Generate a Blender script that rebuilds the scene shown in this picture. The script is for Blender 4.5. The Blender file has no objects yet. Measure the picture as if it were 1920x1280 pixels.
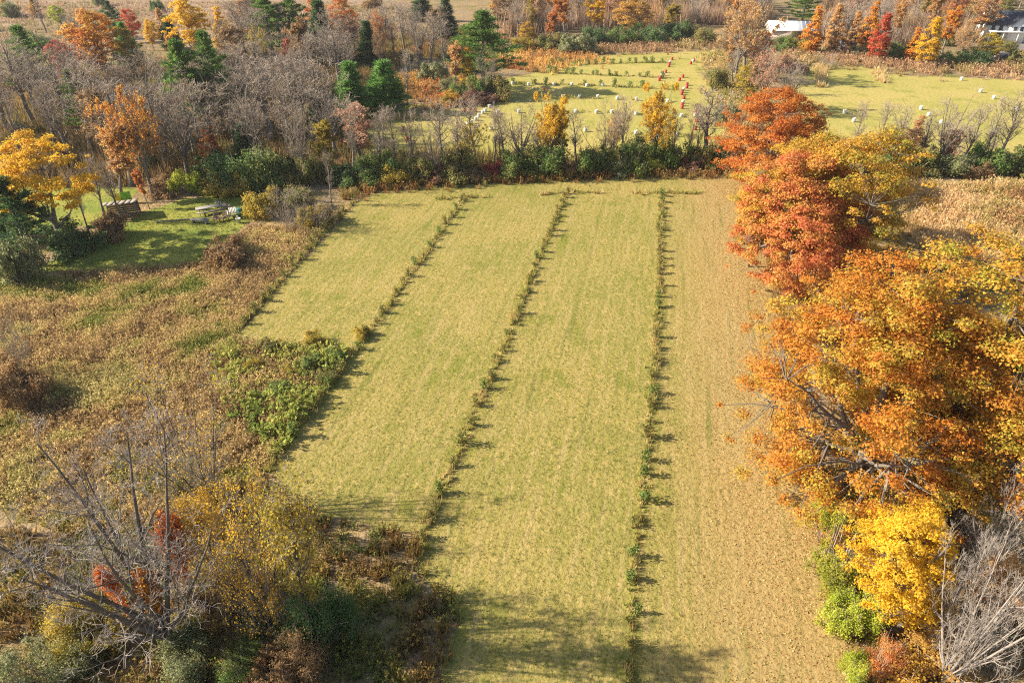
import bpy, math
import numpy as np

# ------------------------------------------------------------------ camera, sky, sun, exposure
scene = bpy.context.scene
COL = scene.collection
CAM_H, FPX = 30.0, 1280.0
PITCH = math.atan(833.0 / 1280.0)
CP, SP = math.cos(PITCH), math.sin(PITCH)
cam_data = bpy.data.cameras.new("camera")
cam = bpy.data.objects.new("camera", cam_data)
COL.objects.link(cam)
cam.location = (0, 0, CAM_H)
cam.rotation_euler = (math.pi / 2 - PITCH, 0, 0)
cam_data.sensor_width = 36.0
cam_data.lens = 24.0
cam_data.sensor_fit = 'HORIZONTAL'
cam_data.clip_start = 0.5
cam_data.clip_end = 6000.0
scene.camera = cam

SUN_EL = math.radians(30.0)
SHADOW_AZ = math.radians(-3.0)          # ground direction in which shadows fall (0 = +X)
world = bpy.data.worlds.new("World")
scene.world = world
world.use_nodes = True
wn = world.node_tree
bg = wn.nodes["Background"]
sky = wn.nodes.new("ShaderNodeTexSky")
sky.sky_type = 'NISHITA'
sky.sun_disc = False
sky.sun_elevation = SUN_EL
sky.sun_rotation = math.radians(-90.0)
sky.air_density = 1.2
sky.dust_density = 1.5
wn.links.new(sky.outputs[0], bg.inputs[0])
bg.inputs[1].default_value = 0.075
sun_data = bpy.data.lights.new("sun", 'SUN')
sun_data.energy = 5.0
sun_data.angle = math.radians(0.5)
sun_data.color = (1.0, 0.89, 0.70)
sun = bpy.data.objects.new("sun", sun_data)
COL.objects.link(sun)
from mathutils import Vector
sun.rotation_euler = Vector((math.cos(SHADOW_AZ) * math.cos(SUN_EL), math.sin(SHADOW_AZ) * math.cos(SUN_EL), -math.sin(SUN_EL))).to_track_quat('-Z', 'Y').to_euler()
sun.location = (-60, 0, 60)
scene.view_settings.view_transform = 'Standard'
scene.view_settings.look = 'None'
scene.view_settings.gamma = 1.0
scene.view_settings.exposure = 1.3
scene.render.engine = 'CYCLES'
cy = scene.cycles
cy.max_bounces = 5
cy.diffuse_bounces = 3
cy.glossy_bounces = 1
cy.transmission_bounces = 3
cy.transparent_max_bounces = 4
cy.volume_bounces = 0
cy.use_denoising = False
cy.filter_width = 1.15
cy.sample_clamp_indirect = 4.0
cy.use_adaptive_sampling = False

# ------------------------------------------------------------------ helpers
def g(px, py, z=0.0):
    """point at height z on the line of sight through a photograph pixel (surveying the photo)"""
    u = (px - 960.0) / FPX
    v = (640.0 - py) / FPX
    t = (CAM_H - z) / (SP - v * CP)
    return (u * t, (CP + v * SP) * t)

def height_at(Y, py):
    v = (640.0 - py) / FPX
    t = Y / (CP + v * SP)
    return CAM_H - t * (SP - v * CP)

def depth_of(Y, z):
    return Y * CP + (CAM_H - z) * SP

def lin(h, k=1.0):
    out = []
    for i in (0, 2, 4):
        c = int(h[i:i + 2], 16) / 255.0
        out.append(k * (c / 12.92 if c <= 0.04045 else ((c + 0.055) / 1.055) ** 2.4))
    return tuple(out)

_perm = np.random.RandomState(77).permutation(4096)
def _hash(ix, iy, s):
    return _perm[(_perm[(_perm[(ix + s * 131) & 4095] + iy) & 4095])] / 4095.0
def vnoise(x, y, scale, s=0):
    x = np.asarray(x, float) / scale; y = np.asarray(y, float) / scale
    ix = np.floor(x).astype(int); iy = np.floor(y).astype(int)
    fx = x - ix; fy = y - iy
    fx = fx * fx * (3 - 2 * fx); fy = fy * fy * (3 - 2 * fy)
    a = _hash(ix, iy, s); b = _hash(ix + 1, iy, s); c = _hash(ix, iy + 1, s); d = _hash(ix + 1, iy + 1, s)
    return (a * (1 - fx) + b * fx) * (1 - fy) + (c * (1 - fx) + d * fx) * fy

def in_poly(x, y, poly):
    ins = np.zeros(len(x), bool)
    n = len(poly)
    for i in range(n):
        x0, y0 = poly[i]; x1, y1 = poly[(i + 1) % n]
        cond = ((y0 > y) != (y1 > y))
        with np.errstate(divide='ignore', invalid='ignore'):
            xi = (x1 - x0) * (y - y0) / (y1 - y0 + 1e-12) + x0
        ins ^= cond & (x < xi)
    return ins

def sample_poly(rs, poly, dens):
    P = np.array(poly); lo = P.min(0); hi = P.max(0)
    n = int((hi[0] - lo[0]) * (hi[1] - lo[1]) * dens)
    x = rs.uniform(lo[0], hi[0], n); y = rs.uniform(lo[1], hi[1], n)
    k = in_poly(x, y, poly)
    return x[k], y[k]

def px_poly(pts):
    return [g(*p) for p in pts]

def set_leaf(o, pal):
    """leaf colours of one plant, read by the foliage material"""
    p = PAL[pal] if isinstance(pal, str) else pal
    o["leaf_a"] = list(p[0]); o["leaf_b"] = list(p[1]); o["leaf_c"] = list(p[2] if len(p) > 2 else p[1])

def make_mesh(name, V, Q, mat, rnd=None, col=None, smooth=False):
    V = np.ascontiguousarray(V, np.float32).reshape(-1, 3)
    Q = np.ascontiguousarray(Q, np.int32)
    k = Q.shape[1]
    me = bpy.data.meshes.new(name)
    me.vertices.add(len(V)); me.vertices.foreach_set("co", V.ravel())
    me.loops.add(Q.size); me.loops.foreach_set("vertex_index", Q.ravel())
    me.polygons.add(len(Q))
    me.polygons.foreach_set("loop_start", np.arange(0, Q.size, k, dtype=np.int32))
    me.polygons.foreach_set("loop_total", np.full(len(Q), k, np.int32))
    if smooth:
        me.polygons.foreach_set("use_smooth", np.ones(len(Q), bool))
    if rnd is not None:
        a = me.attributes.new("rnd", 'FLOAT', 'POINT')
        a.data.foreach_set("value", np.ascontiguousarray(rnd, np.float32))
    if col is not None:
        a = me.attributes.new("col", 'FLOAT_COLOR', 'POINT')
        c = np.ones((len(V), 4), np.float32); c[:, :3] = col
        a.data.foreach_set("color", c.ravel())
    me.update(calc_edges=True)
    me.materials.append(mat)
    return me

def frustums(S, k):
    """S rows: p0 p1 r0 r1 -> verts, quads"""
    S = np.asarray(S, float).reshape(-1, 8)
    p0 = S[:, :3]; p1 = S[:, 3:6]; r0 = S[:, 6]; r1 = S[:, 7]
    d = p1 - p0; d = d / (np.linalg.norm(d, axis=1, keepdims=True) + 1e-9)
    ref = np.where(np.abs(d[:, 2:3]) < 0.9, np.array([[0, 0, 1.0]]), np.array([[1.0, 0, 0]]))
    u = np.cross(d, ref); u /= (np.linalg.norm(u, axis=1, keepdims=True) + 1e-9)
    w = np.cross(d, u)
    a = np.arange(k) * 2 * math.pi / k
    ring = np.cos(a)[None, :, None] * u[:, None, :] + np.sin(a)[None, :, None] * w[:, None, :]
    p0e = p0 - d * (r0 * 0.35)[:, None]
    V = np.concatenate([p0e[:, None, :] + ring * r0[:, None, None], p1[:, None, :] + ring * r1[:, None, None]], axis=1)
    i = np.arange(k); j = (i + 1) % k
    q = np.stack([i, j, j + k, i + k], axis=1)
    Q = (np.arange(len(S)) * 2 * k)[:, None, None] + q[None]
    return V.reshape(-1, 3), Q.reshape(-1, 4)

def merge(parts):
    Vs, Qs, o = [], [], 0
    for V, Q in parts:
        V = np.asarray(V, float).reshape(-1, 3); Q = np.asarray(Q, int).reshape(-1, 4)
        Vs.append(V); Qs.append(Q + o); o += len(V)
    return np.concatenate(Vs), np.concatenate(Qs)

def leaf_quads(rs, C, N, size, aspect=0.75, tri=False):
    """diamond leaves at C with normals N"""
    n = len(C)
    N = N / (np.linalg.norm(N, axis=1, keepdims=True) + 1e-9)
    r = rs.normal(size=(n, 3))
    u = r - (r * N).sum(1, keepdims=True) * N
    u /= (np.linalg.norm(u, axis=1, keepdims=True) + 1e-9)
    w = np.cross(N, u)
    s = (size * rs.uniform(0.65, 1.3, n))[:, None]
    if tri:
        s = s * 1.22
        V = np.stack([C - u * s * 0.55, C + u * s * 0.25 + w * s * 0.5 * aspect, C + u * s * 0.4 - w * s * 0.5 * aspect], axis=1).reshape(-1, 3)
        return V, np.arange(3 * n).reshape(-1, 3)
    bend = N * s * 0.18
    a = C - u * s * 0.5 - bend
    b = C + w * s * 0.5 * aspect
    c = C + u * s * 0.5 - bend
    d = C - w * s * 0.5 * aspect
    V = np.stack([a, b, c, d], axis=1).reshape(-1, 3)
    Q = np.arange(4 * n).reshape(-1, 4)
    return V, Q

def box(c, s, rz=0.0, taper=1.0):
    x, y, z = s[0] / 2, s[1] / 2, s[2] / 2
    V = np.array([[-x, -y, -z], [x, -y, -z], [x, y, -z], [-x, y, -z], [-x * taper, -y * taper, z], [x * taper, -y * taper, z], [x * taper, y * taper, z], [-x * taper, y * taper, z]])
    ca, sa = math.cos(rz), math.sin(rz)
    V = np.stack([V[:, 0] * ca - V[:, 1] * sa, V[:, 0] * sa + V[:, 1] * ca, V[:, 2]], 1) + np.array(c)
    Q = np.array([[0, 3, 2, 1], [4, 5, 6, 7], [0, 1, 5, 4], [1, 2, 6, 5], [2, 3, 7, 6], [3, 0, 4, 7]])
    return V, Q

def lathe(prof, k=14):
    prof = np.array(prof, float); n = len(prof)
    a = np.arange(k) * 2 * math.pi / k
    V = np.stack([prof[:, None, 0] * np.cos(a)[None], prof[:, None, 0] * np.sin(a)[None], np.repeat(prof[:, 1:2], k, 1)], 2).reshape(-1, 3)
    Q = []
    for r in range(n - 1):
        for i in range(k):
            j = (i + 1) % k
            Q.append([r * k + i, r * k + j, (r + 1) * k + j, (r + 1) * k + i])
    return V, np.array(Q)

def tag(o, label=None, cat=None, group=None, kind=None):
    if label: o["label"] = label
    if cat: o["category"] = cat
    if group: o["group"] = group
    if kind: o["kind"] = kind
    return o

def link(name, me, parent=None):
    o = bpy.data.objects.new(name, me)
    COL.objects.link(o)
    if parent is not None: o.parent = parent
    return o

def empty(name, loc, rz=0.0, scale=(1, 1, 1)):
    o = bpy.data.objects.new(name, None)
    o.empty_display_size = 0.3
    o.location = loc; o.rotation_euler = (0, 0, rz); o.scale = scale
    COL.objects.link(o)
    return o

ORD = ["", "first", "second", "third", "fourth", "fifth", "sixth", "seventh", "eighth", "ninth", "tenth", "eleventh", "twelfth", "thirteenth", "fourteenth", "fifteenth", "sixteenth", "seventeenth", "eighteenth", "nineteenth", "twentieth"]
def ordinal(n):
    if n <= 20: return ORD[n]
    tens = {20: "twenty", 30: "thirty", 40: "forty", 50: "fifty", 60: "sixty"}
    te = {20: "twentieth", 30: "thirtieth", 40: "fortieth", 50: "fiftieth", 60: "sixtieth"}
    d = n // 10 * 10
    return te[d] if n == d else tens[d] + "-" + ORD[n - d]

# ------------------------------------------------------------------ materials
def new_mat(name):
    m = bpy.data.materials.new(name); m.use_nodes = True
    nt = m.node_tree; nt.nodes.clear()
    out = nt.nodes.new("ShaderNodeOutputMaterial")
    return m, nt, out

def node(nt, t, **kw):
    n = nt.nodes.new(t)
    for k, v in kw.items(): setattr(n, k, v)
    return n

def noise(nt, vec, scale, detail=4.0, rough=0.6):
    n = node(nt, "ShaderNodeTexNoise")
    n.inputs["Scale"].default_value = scale; n.inputs["Detail"].default_value = detail; n.inputs["Roughness"].default_value = rough
    if vec is not None: nt.links.new(vec, n.inputs["Vector"])
    return n

def ramp(nt, fac, stops):
    r = node(nt, "ShaderNodeValToRGB")
    el = r.color_ramp.elements
    while len(el) < len(stops): el.new(0.5)
    for e, (p, c) in zip(el, stops):
        e.position = p; e.color = (c[0], c[1], c[2], 1)
    nt.links.new(fac, r.inputs[0])
    return r

def mixc(nt, fac, a, b, mode='MIX'):
    m = node(nt, "ShaderNodeMix", data_type='RGBA', blend_type=mode)
    for sock, val in ((m.inputs[0], fac), (m.inputs[6], a), (m.inputs[7], b)):
        if hasattr(val, "links"): nt.links.new(val, sock)
        elif isinstance(val, (int, float)): sock.default_value = val
        else: sock.default_value = (val[0], val[1], val[2], 1)
    return m.outputs[2]

def leaf_shader(nt, out, colour, trans=0.5, rough=0.6, spec=0.25):
    p = node(nt, "ShaderNodeBsdfPrincipled")
    p.inputs["Roughness"].default_value = rough
    p.inputs["Specular IOR Level"].default_value = spec
    nt.links.new(colour, p.inputs["Base Color"])
    t = node(nt, "ShaderNodeBsdfTranslucent")
    nt.links.new(colour, t.inputs["Color"])
    mx = node(nt, "ShaderNodeMixShader"); mx.inputs[0].default_value = trans
    nt.links.new(p.outputs[0], mx.inputs[1]); nt.links.new(t.outputs[0], mx.inputs[2])
    nt.links.new(mx.outputs[0], out.inputs[0])

def foliage_material():
    m, nt, out = new_mat("foliage")
    a = node(nt, "ShaderNodeAttribute", attribute_type='OBJECT', attribute_name="leaf_a")
    b = node(nt, "ShaderNodeAttribute", attribute_type='OBJECT', attribute_name="leaf_b")
    r = node(nt, "ShaderNodeAttribute", attribute_type='GEOMETRY', attribute_name="rnd")
    tc = node(nt, "ShaderNodeTexCoord")
    n = noise(nt, tc.outputs["Object"], 0.42, 3.0, 0.6)
    s = node(nt, "ShaderNodeMath", operation='MULTIPLY_ADD'); s.inputs[1].default_value = 0.45; s.inputs[2].default_value = -0.22
    nt.links.new(r.outputs["Fac"], s.inputs[0])
    ad = node(nt, "ShaderNodeMath", operation='ADD'); nt.links.new(n.outputs[0], ad.inputs[0]); nt.links.new(s.outputs[0], ad.inputs[1])
    mr = node(nt, "ShaderNodeMapRange"); mr.inputs[1].default_value = 0.36; mr.inputs[2].default_value = 0.64
    nt.links.new(ad.outputs[0], mr.inputs[0])
    c = mixc(nt, mr.outputs[0], a.outputs["Color"], b.outputs["Color"])
    c3 = node(nt, "ShaderNodeAttribute", attribute_type='OBJECT', attribute_name="leaf_c")
    mp3 = node(nt, "ShaderNodeMapping"); mp3.inputs["Location"].default_value = (31.0, 7.0, 13.0); nt.links.new(tc.outputs["Object"], mp3.inputs["Vector"])
    n3 = noise(nt, mp3.outputs[0], 0.5, 3.0, 0.6)
    ad3 = node(nt, "ShaderNodeMath", operation='ADD'); nt.links.new(n3.outputs[0], ad3.inputs[0]); nt.links.new(s.outputs[0], ad3.inputs[1])
    mr3 = node(nt, "ShaderNodeMapRange"); mr3.inputs[1].default_value = 0.50; mr3.inputs[2].default_value = 0.66; mr3.inputs[4].default_value = 0.85
    nt.links.new(ad3.outputs[0], mr3.inputs[0])
    c = mixc(nt, mr3.outputs[0], c, c3.outputs["Color"])
    vr = node(nt, "ShaderNodeMapRange"); vr.inputs[3].default_value = 0.62; vr.inputs[4].default_value = 1.25
    wn2 = node(nt, "ShaderNodeTexWhiteNoise", noise_dimensions='1D'); nt.links.new(r.outputs["Fac"], wn2.inputs["W"])
    nt.links.new(wn2.outputs["Value"], vr.inputs[0])
    hs = node(nt, "ShaderNodeHueSaturation"); nt.links.new(vr.outputs[0], hs.inputs["Value"]); nt.links.new(c, hs.inputs["Color"])
    leaf_shader(nt, out, hs.outputs[0])
    return m

def bark_material(name, c1, c2):
    m, nt, out = new_mat(name)
    tc = node(nt, "ShaderNodeTexCoord")
    n = noise(nt, tc.outputs["Object"], 3.0, 5.0, 0.65)
    oi = node(nt, "ShaderNodeObjectInfo")
    r = ramp(nt, n.outputs[0], [(0.3, c1), (0.7, c2)])
    vr = node(nt, "ShaderNodeMapRange"); vr.inputs[3].default_value = 0.75; vr.inputs[4].default_value = 1.25
    nt.links.new(oi.outputs["Random"], vr.inputs[0])
    hs = node(nt, "ShaderNodeHueSaturation"); nt.links.new(vr.outputs[0], hs.inputs["Value"]); nt.links.new(r.outputs[0], hs.inputs["Color"])
    p = node(nt, "ShaderNodeBsdfPrincipled"); p.inputs["Roughness"].default_value = 0.9; p.inputs["Specular IOR Level"].default_value = 0.1
    nt.links.new(hs.outputs[0], p.inputs["Base Color"]); nt.links.new(p.outputs[0], out.inputs[0])
    return m

def col_material(name, trans=0.25):
    m, nt, out = new_mat(name)
    a = node(nt, "ShaderNodeAttribute", attribute_type='GEOMETRY', attribute_name="col")
    leaf_shader(nt, out, a.outputs["Color"], trans, 0.8, 0.1)
    return m

def plain(name, c, rough=0.6, metal=0.0, var=0.12, scale=4.0, spec=0.3):
    m, nt, out = new_mat(name)
    tc = node(nt, "ShaderNodeTexCoord")
    n = noise(nt, tc.outputs["Object"], scale, 4.0, 0.6)
    r = ramp(nt, n.outputs[0], [(0.3, tuple(v * (1 - var) for v in c)), (0.7, tuple(v * (1 + var) for v in c))])
    p = node(nt, "ShaderNodeBsdfPrincipled"); p.inputs["Roughness"].default_value = rough; p.inputs["Metallic"].default_value = metal; p.inputs["Specular IOR Level"].default_value = spec
    nt.links.new(r.outputs[0], p.inputs["Base Color"]); nt.links.new(p.outputs[0], out.inputs[0])
    return m

def ground_material(name, layers, bump=(6.0, 0.08), fine=(14.0, 0.35), stripes=None):
    """layers: list of (noise scale, threshold lo, hi, colour a or None, colour b) blended in order"""
    m, nt, out = new_mat(name)
    geo = node(nt, "ShaderNodeNewGeometry")
    pos = geo.outputs["Position"]
    cur = None
    for i, (sc, lo, hi, ca, cb) in enumerate(layers):
        mp = node(nt, "ShaderNodeMapping"); mp.inputs["Location"].default_value = (17.3 * i, 9.1 * i, 0)
        nt.links.new(pos, mp.inputs["Vector"])
        n = noise(nt, mp.outputs[0], sc, 5.0, 0.62)
        mr = node(nt, "ShaderNodeMapRange", interpolation_type='SMOOTHSTEP'); mr.inputs[1].default_value = lo; mr.inputs[2].default_value = hi
        nt.links.new(n.outputs[0], mr.inputs[0])
        cur = mixc(nt, mr.outputs[0], ca if cur is None else cur, cb)
    if stripes is not None:
        cur = stripes(nt, pos, cur)
    nf = noise(nt, pos, fine[0], 3.0, 0.7)
    vr = node(nt, "ShaderNodeMapRange"); vr.inputs[1].default_value = 0.25; vr.inputs[2].default_value = 0.75; vr.inputs[3].default_value = 1 - fine[1]; vr.inputs[4].default_value = 1 + fine[1]
    nt.links.new(nf.outputs[0], vr.inputs[0])
    hs = node(nt, "ShaderNodeHueSaturation"); nt.links.new(vr.outputs[0], hs.inputs["Value"]); nt.links.new(cur, hs.inputs["Color"])
    p = node(nt, "ShaderNodeBsdfPrincipled"); p.inputs["Roughness"].default_value = 0.95; p.inputs["Specular IOR Level"].default_value = 0.05
    nt.links.new(hs.outputs[0], p.inputs["Base Color"])
    nb = noise(nt, pos, bump[0], 4.0, 0.6)
    bp = node(nt, "ShaderNodeBump"); bp.inputs["Strength"].default_value = 0.9; bp.inputs["Distance"].default_value = bump[1]
    nt.links.new(nb.outputs[0], bp.inputs["Height"]); nt.links.new(bp.outputs[0], p.inputs["Normal"])
    nt.links.new(p.outputs[0], out.inputs[0])
    return m

M_FOL = foliage_material()
M_BARK = bark_material("bark", (0.11, 0.092, 0.078), (0.25, 0.22, 0.19))
M_TWIG = bark_material("twig_bark", (0.23, 0.178, 0.138), (0.43, 0.35, 0.28))
M_PALE = bark_material("pale_bark", (0.16, 0.14, 0.125), (0.32, 0.285, 0.26))
M_DARKB = bark_material("dark_bark", (0.075, 0.062, 0.052), (0.17, 0.145, 0.125))
M_DTWIG = bark_material("grey_twig", (0.20, 0.17, 0.15), (0.36, 0.32, 0.29))
M_GRASS = col_material("grass_blades", 0.4)
M_LITTER = col_material("leaf_litter", 0.15)

# ------------------------------------------------------------------ tree growing
def grow(seed, H, style, fine=1.0):
    """recursive branching skeleton; returns {level: [segments]} and twig tips"""
    rs = np.random.RandomState(seed)
    S = {0: [], 1: [], 2: [], 3: [], 4: []}
    tips = []
    st = dict(
        slender=dict(lead=1, trunk=0.97, cb=0.34, nl=20, a1=(28, 48), l1=0.30, n2=5, n3=5, up=0.16, r=0.019),
        round=dict(lead=5, trunk=0.30, cb=0.0, nl=6, a1=(35, 60), l1=0.34, n2=5, n3=5, up=0.07, r=0.022),
        vase=dict(lead=7, trunk=0.05, cb=0.0, nl=6, a1=(25, 45), l1=0.30, n2=5, n3=4, up=0.08, r=0.015),
        fork=dict(lead=8, trunk=0.08, cb=0.0, nl=8, a1=(25, 50), l1=0.34, n2=5, n3=4, up=0.06, r=0.021),
        brush=dict(lead=16, trunk=0.02, cb=0.0, nl=5, a1=(22, 50), l1=0.36, n2=4, n3=3, up=0.04, r=0.007),
    )[style]
    rmin = 0.0018 * H * (0.5 if fine > 1 else 1.0)

    def rot_about(d, ang, az):
        ref = np.array([0, 0, 1.0]) if abs(d[2]) < 0.95 else np.array([1.0, 0, 0])
        u = np.cross(d, ref); u /= np.linalg.norm(u); w = np.cross(d, u)
        v = math.cos(ang) * d + math.sin(ang) * (math.cos(az) * u + math.sin(az) * w)
        return v / np.linalg.norm(v)

    def branch(p, d, L, r, lev):
        ns = (8, 6, 4, 3, 2)[lev]
        step = L / ns
        nch = {0: st['nl'], 1: st['n2'], 2: st['n3'], 3: (3 if fine > 1 else 0), 4: 0}[lev]
        t_first = {0: st['cb'], 1: 0.18, 2: 0.2, 3: 0.2, 4: 1}[lev]
        marks = sorted(rs.uniform(t_first, 0.98, nch)) if nch else []
        az = rs.uniform(0, 6.28); mi = 0
        for i in range(ns):
            jit = (0.05, 0.13, 0.2, 0.26, 0.3)[lev]
            d = d + rs.normal(0, jit, 3) + np.array([0, 0, st['up'] * (0.5 if lev == 0 else 1)])
            d /= np.linalg.norm(d)
            p1 = p + d * step
            ra = max(rmin, r * (1 - 0.8 * i / ns)); rb = max(rmin * 0.6, r * (1 - 0.8 * (i + 1) / ns))
            S[lev].append(np.concatenate([p, p1, [ra, rb]]))
            while mi < len(marks) and marks[mi] <= (i + 1) / ns:
                t = marks[mi]; mi += 1
                f = t * ns - i
                q = p + d * step * f
                az += 2.4 + rs.normal(0, 0.4)
                if lev == 0:
                    ang = math.radians(rs.uniform(*st['a1']))
                    if st['lead'] == 1:
                        tt = (t - st['cb']) / (1 - st['cb'])
                        Lc = H * st['l1'] * rs.uniform(0.7, 1.15) * (0.45 + 1.0 * tt * (1.35 - tt)) * (1.0 if tt < 0.75 else 1.5 - tt * 0.75)
                    else:
                        Lc = H * st['l1'] * rs.uniform(0.65, 1.15) * (1.15 - 0.6 * t)
                else:
                    ang = math.radians(rs.uniform(28, 62))
                    Lc = L * rs.uniform(0.42, 0.68) * (1.15 - 0.5 * t)
                rc = max(rmin, 0.55 * (ra * (1 - f) + rb * f))
                branch(q, rot_about(d, ang, az), Lc, rc, lev + 1)
            p = p1
        if lev >= 2: tips.append(np.concatenate([p, d]))

    r0 = H * st['r']
    if st['lead'] == 1:
        branch(np.array([0, 0, -0.05]), np.array([rs.normal(0, .03), rs.normal(0, .03), 1.0]), H * st['trunk'], r0, 0)
    else:
        tl = H * st['trunk']
        p = np.array([0, 0, -0.05]); d = np.array([rs.normal(0, .06), rs.normal(0, .06), 1.0]); d /= np.linalg.norm(d)
        nseg = 3
        for i in range(nseg):
            p1 = p + d * tl / nseg
            S[0].append(np.concatenate([p, p1, [r0 * (1.15 - 0.12 * i), r0 * (1.03 - 0.12 * i)]]))
            p = p1
        az = rs.uniform(0, 6.28)
        for i in range(st['lead']):
            az += 6.2832 / st['lead'] + rs.normal(0, 0.3)
            tilt = math.radians(rs.uniform(8, 48) if style != 'brush' else rs.uniform(5, 55))
            dd = np.array([math.cos(az) * math.sin(tilt), math.sin(az) * math.sin(tilt), math.cos(tilt)])
            start = p - d * tl * rs.uniform(0, 0.35)
            if style == 'brush': start = np.array([rs.normal(0, H * .12), rs.normal(0, H * .12), -0.05])
            branch(start, dd, (H - tl) * rs.uniform(0.8, 1.05), r0 * rs.uniform(0.5, 0.75), 0 if style != 'round' else 0)
    return S, np.array(tips)

PROTO = {}
def finish_proto(name, wood, crown, extra=None):
    """measure size: crown extents"""
    n = len(crown.vertices)
    co = np.empty(n * 3, np.float32); crown.vertices.foreach_get("co", co); co = co.reshape(-1, 3)
    H = float(np.percentile(co[:, 2], 99.7)); W = 2 * float(np.percentile(np.hypot(co[:, 0], co[:, 1]), 93))
    PROTO[name] = (wood, crown, H, W)

def proto_bare(name, seed, style, H=12.0, fine=1.0, leaves=0, lsize=0.25, mats=None):
    S, tips = grow(seed, H, style, fine)
    mb, mt = mats or (M_BARK, M_TWIG)
    wood = merge([frustums(S[0], 7), frustums(S[1], 5)])
    tw = [frustums(S[2], 4), frustums(S[3], 3)]
    if S[4]: tw.append(frustums(S[4], 3))
    tv, tq = merge(tw)
    wm = make_mesh(name + "_trunk", *wood, mb, smooth=True)
    if leaves:
        rs = np.random.RandomState(seed + 5)
        idx = rs.randint(0, len(tips), leaves)
        C = tips[idx, :3] - tips[idx, 3:] * rs.uniform(0, 0.6, (leaves, 1)) + rs.normal(0, 0.12, (leaves, 3))
        lv, lq = leaf_quads(rs, C, rs.normal(0, 1, (leaves, 3)) + np.array([0, 0, 0.8]), lsize)
        PROTO[name + "_leaf"] = make_mesh(name + "_foliage", lv, lq, M_FOL, rnd=np.repeat(rs.uniform(0, 1, leaves), 4))
    cm = make_mesh(name + "_crown", tv, tq, mt)
    finish_proto(name, wm, cm)

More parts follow.
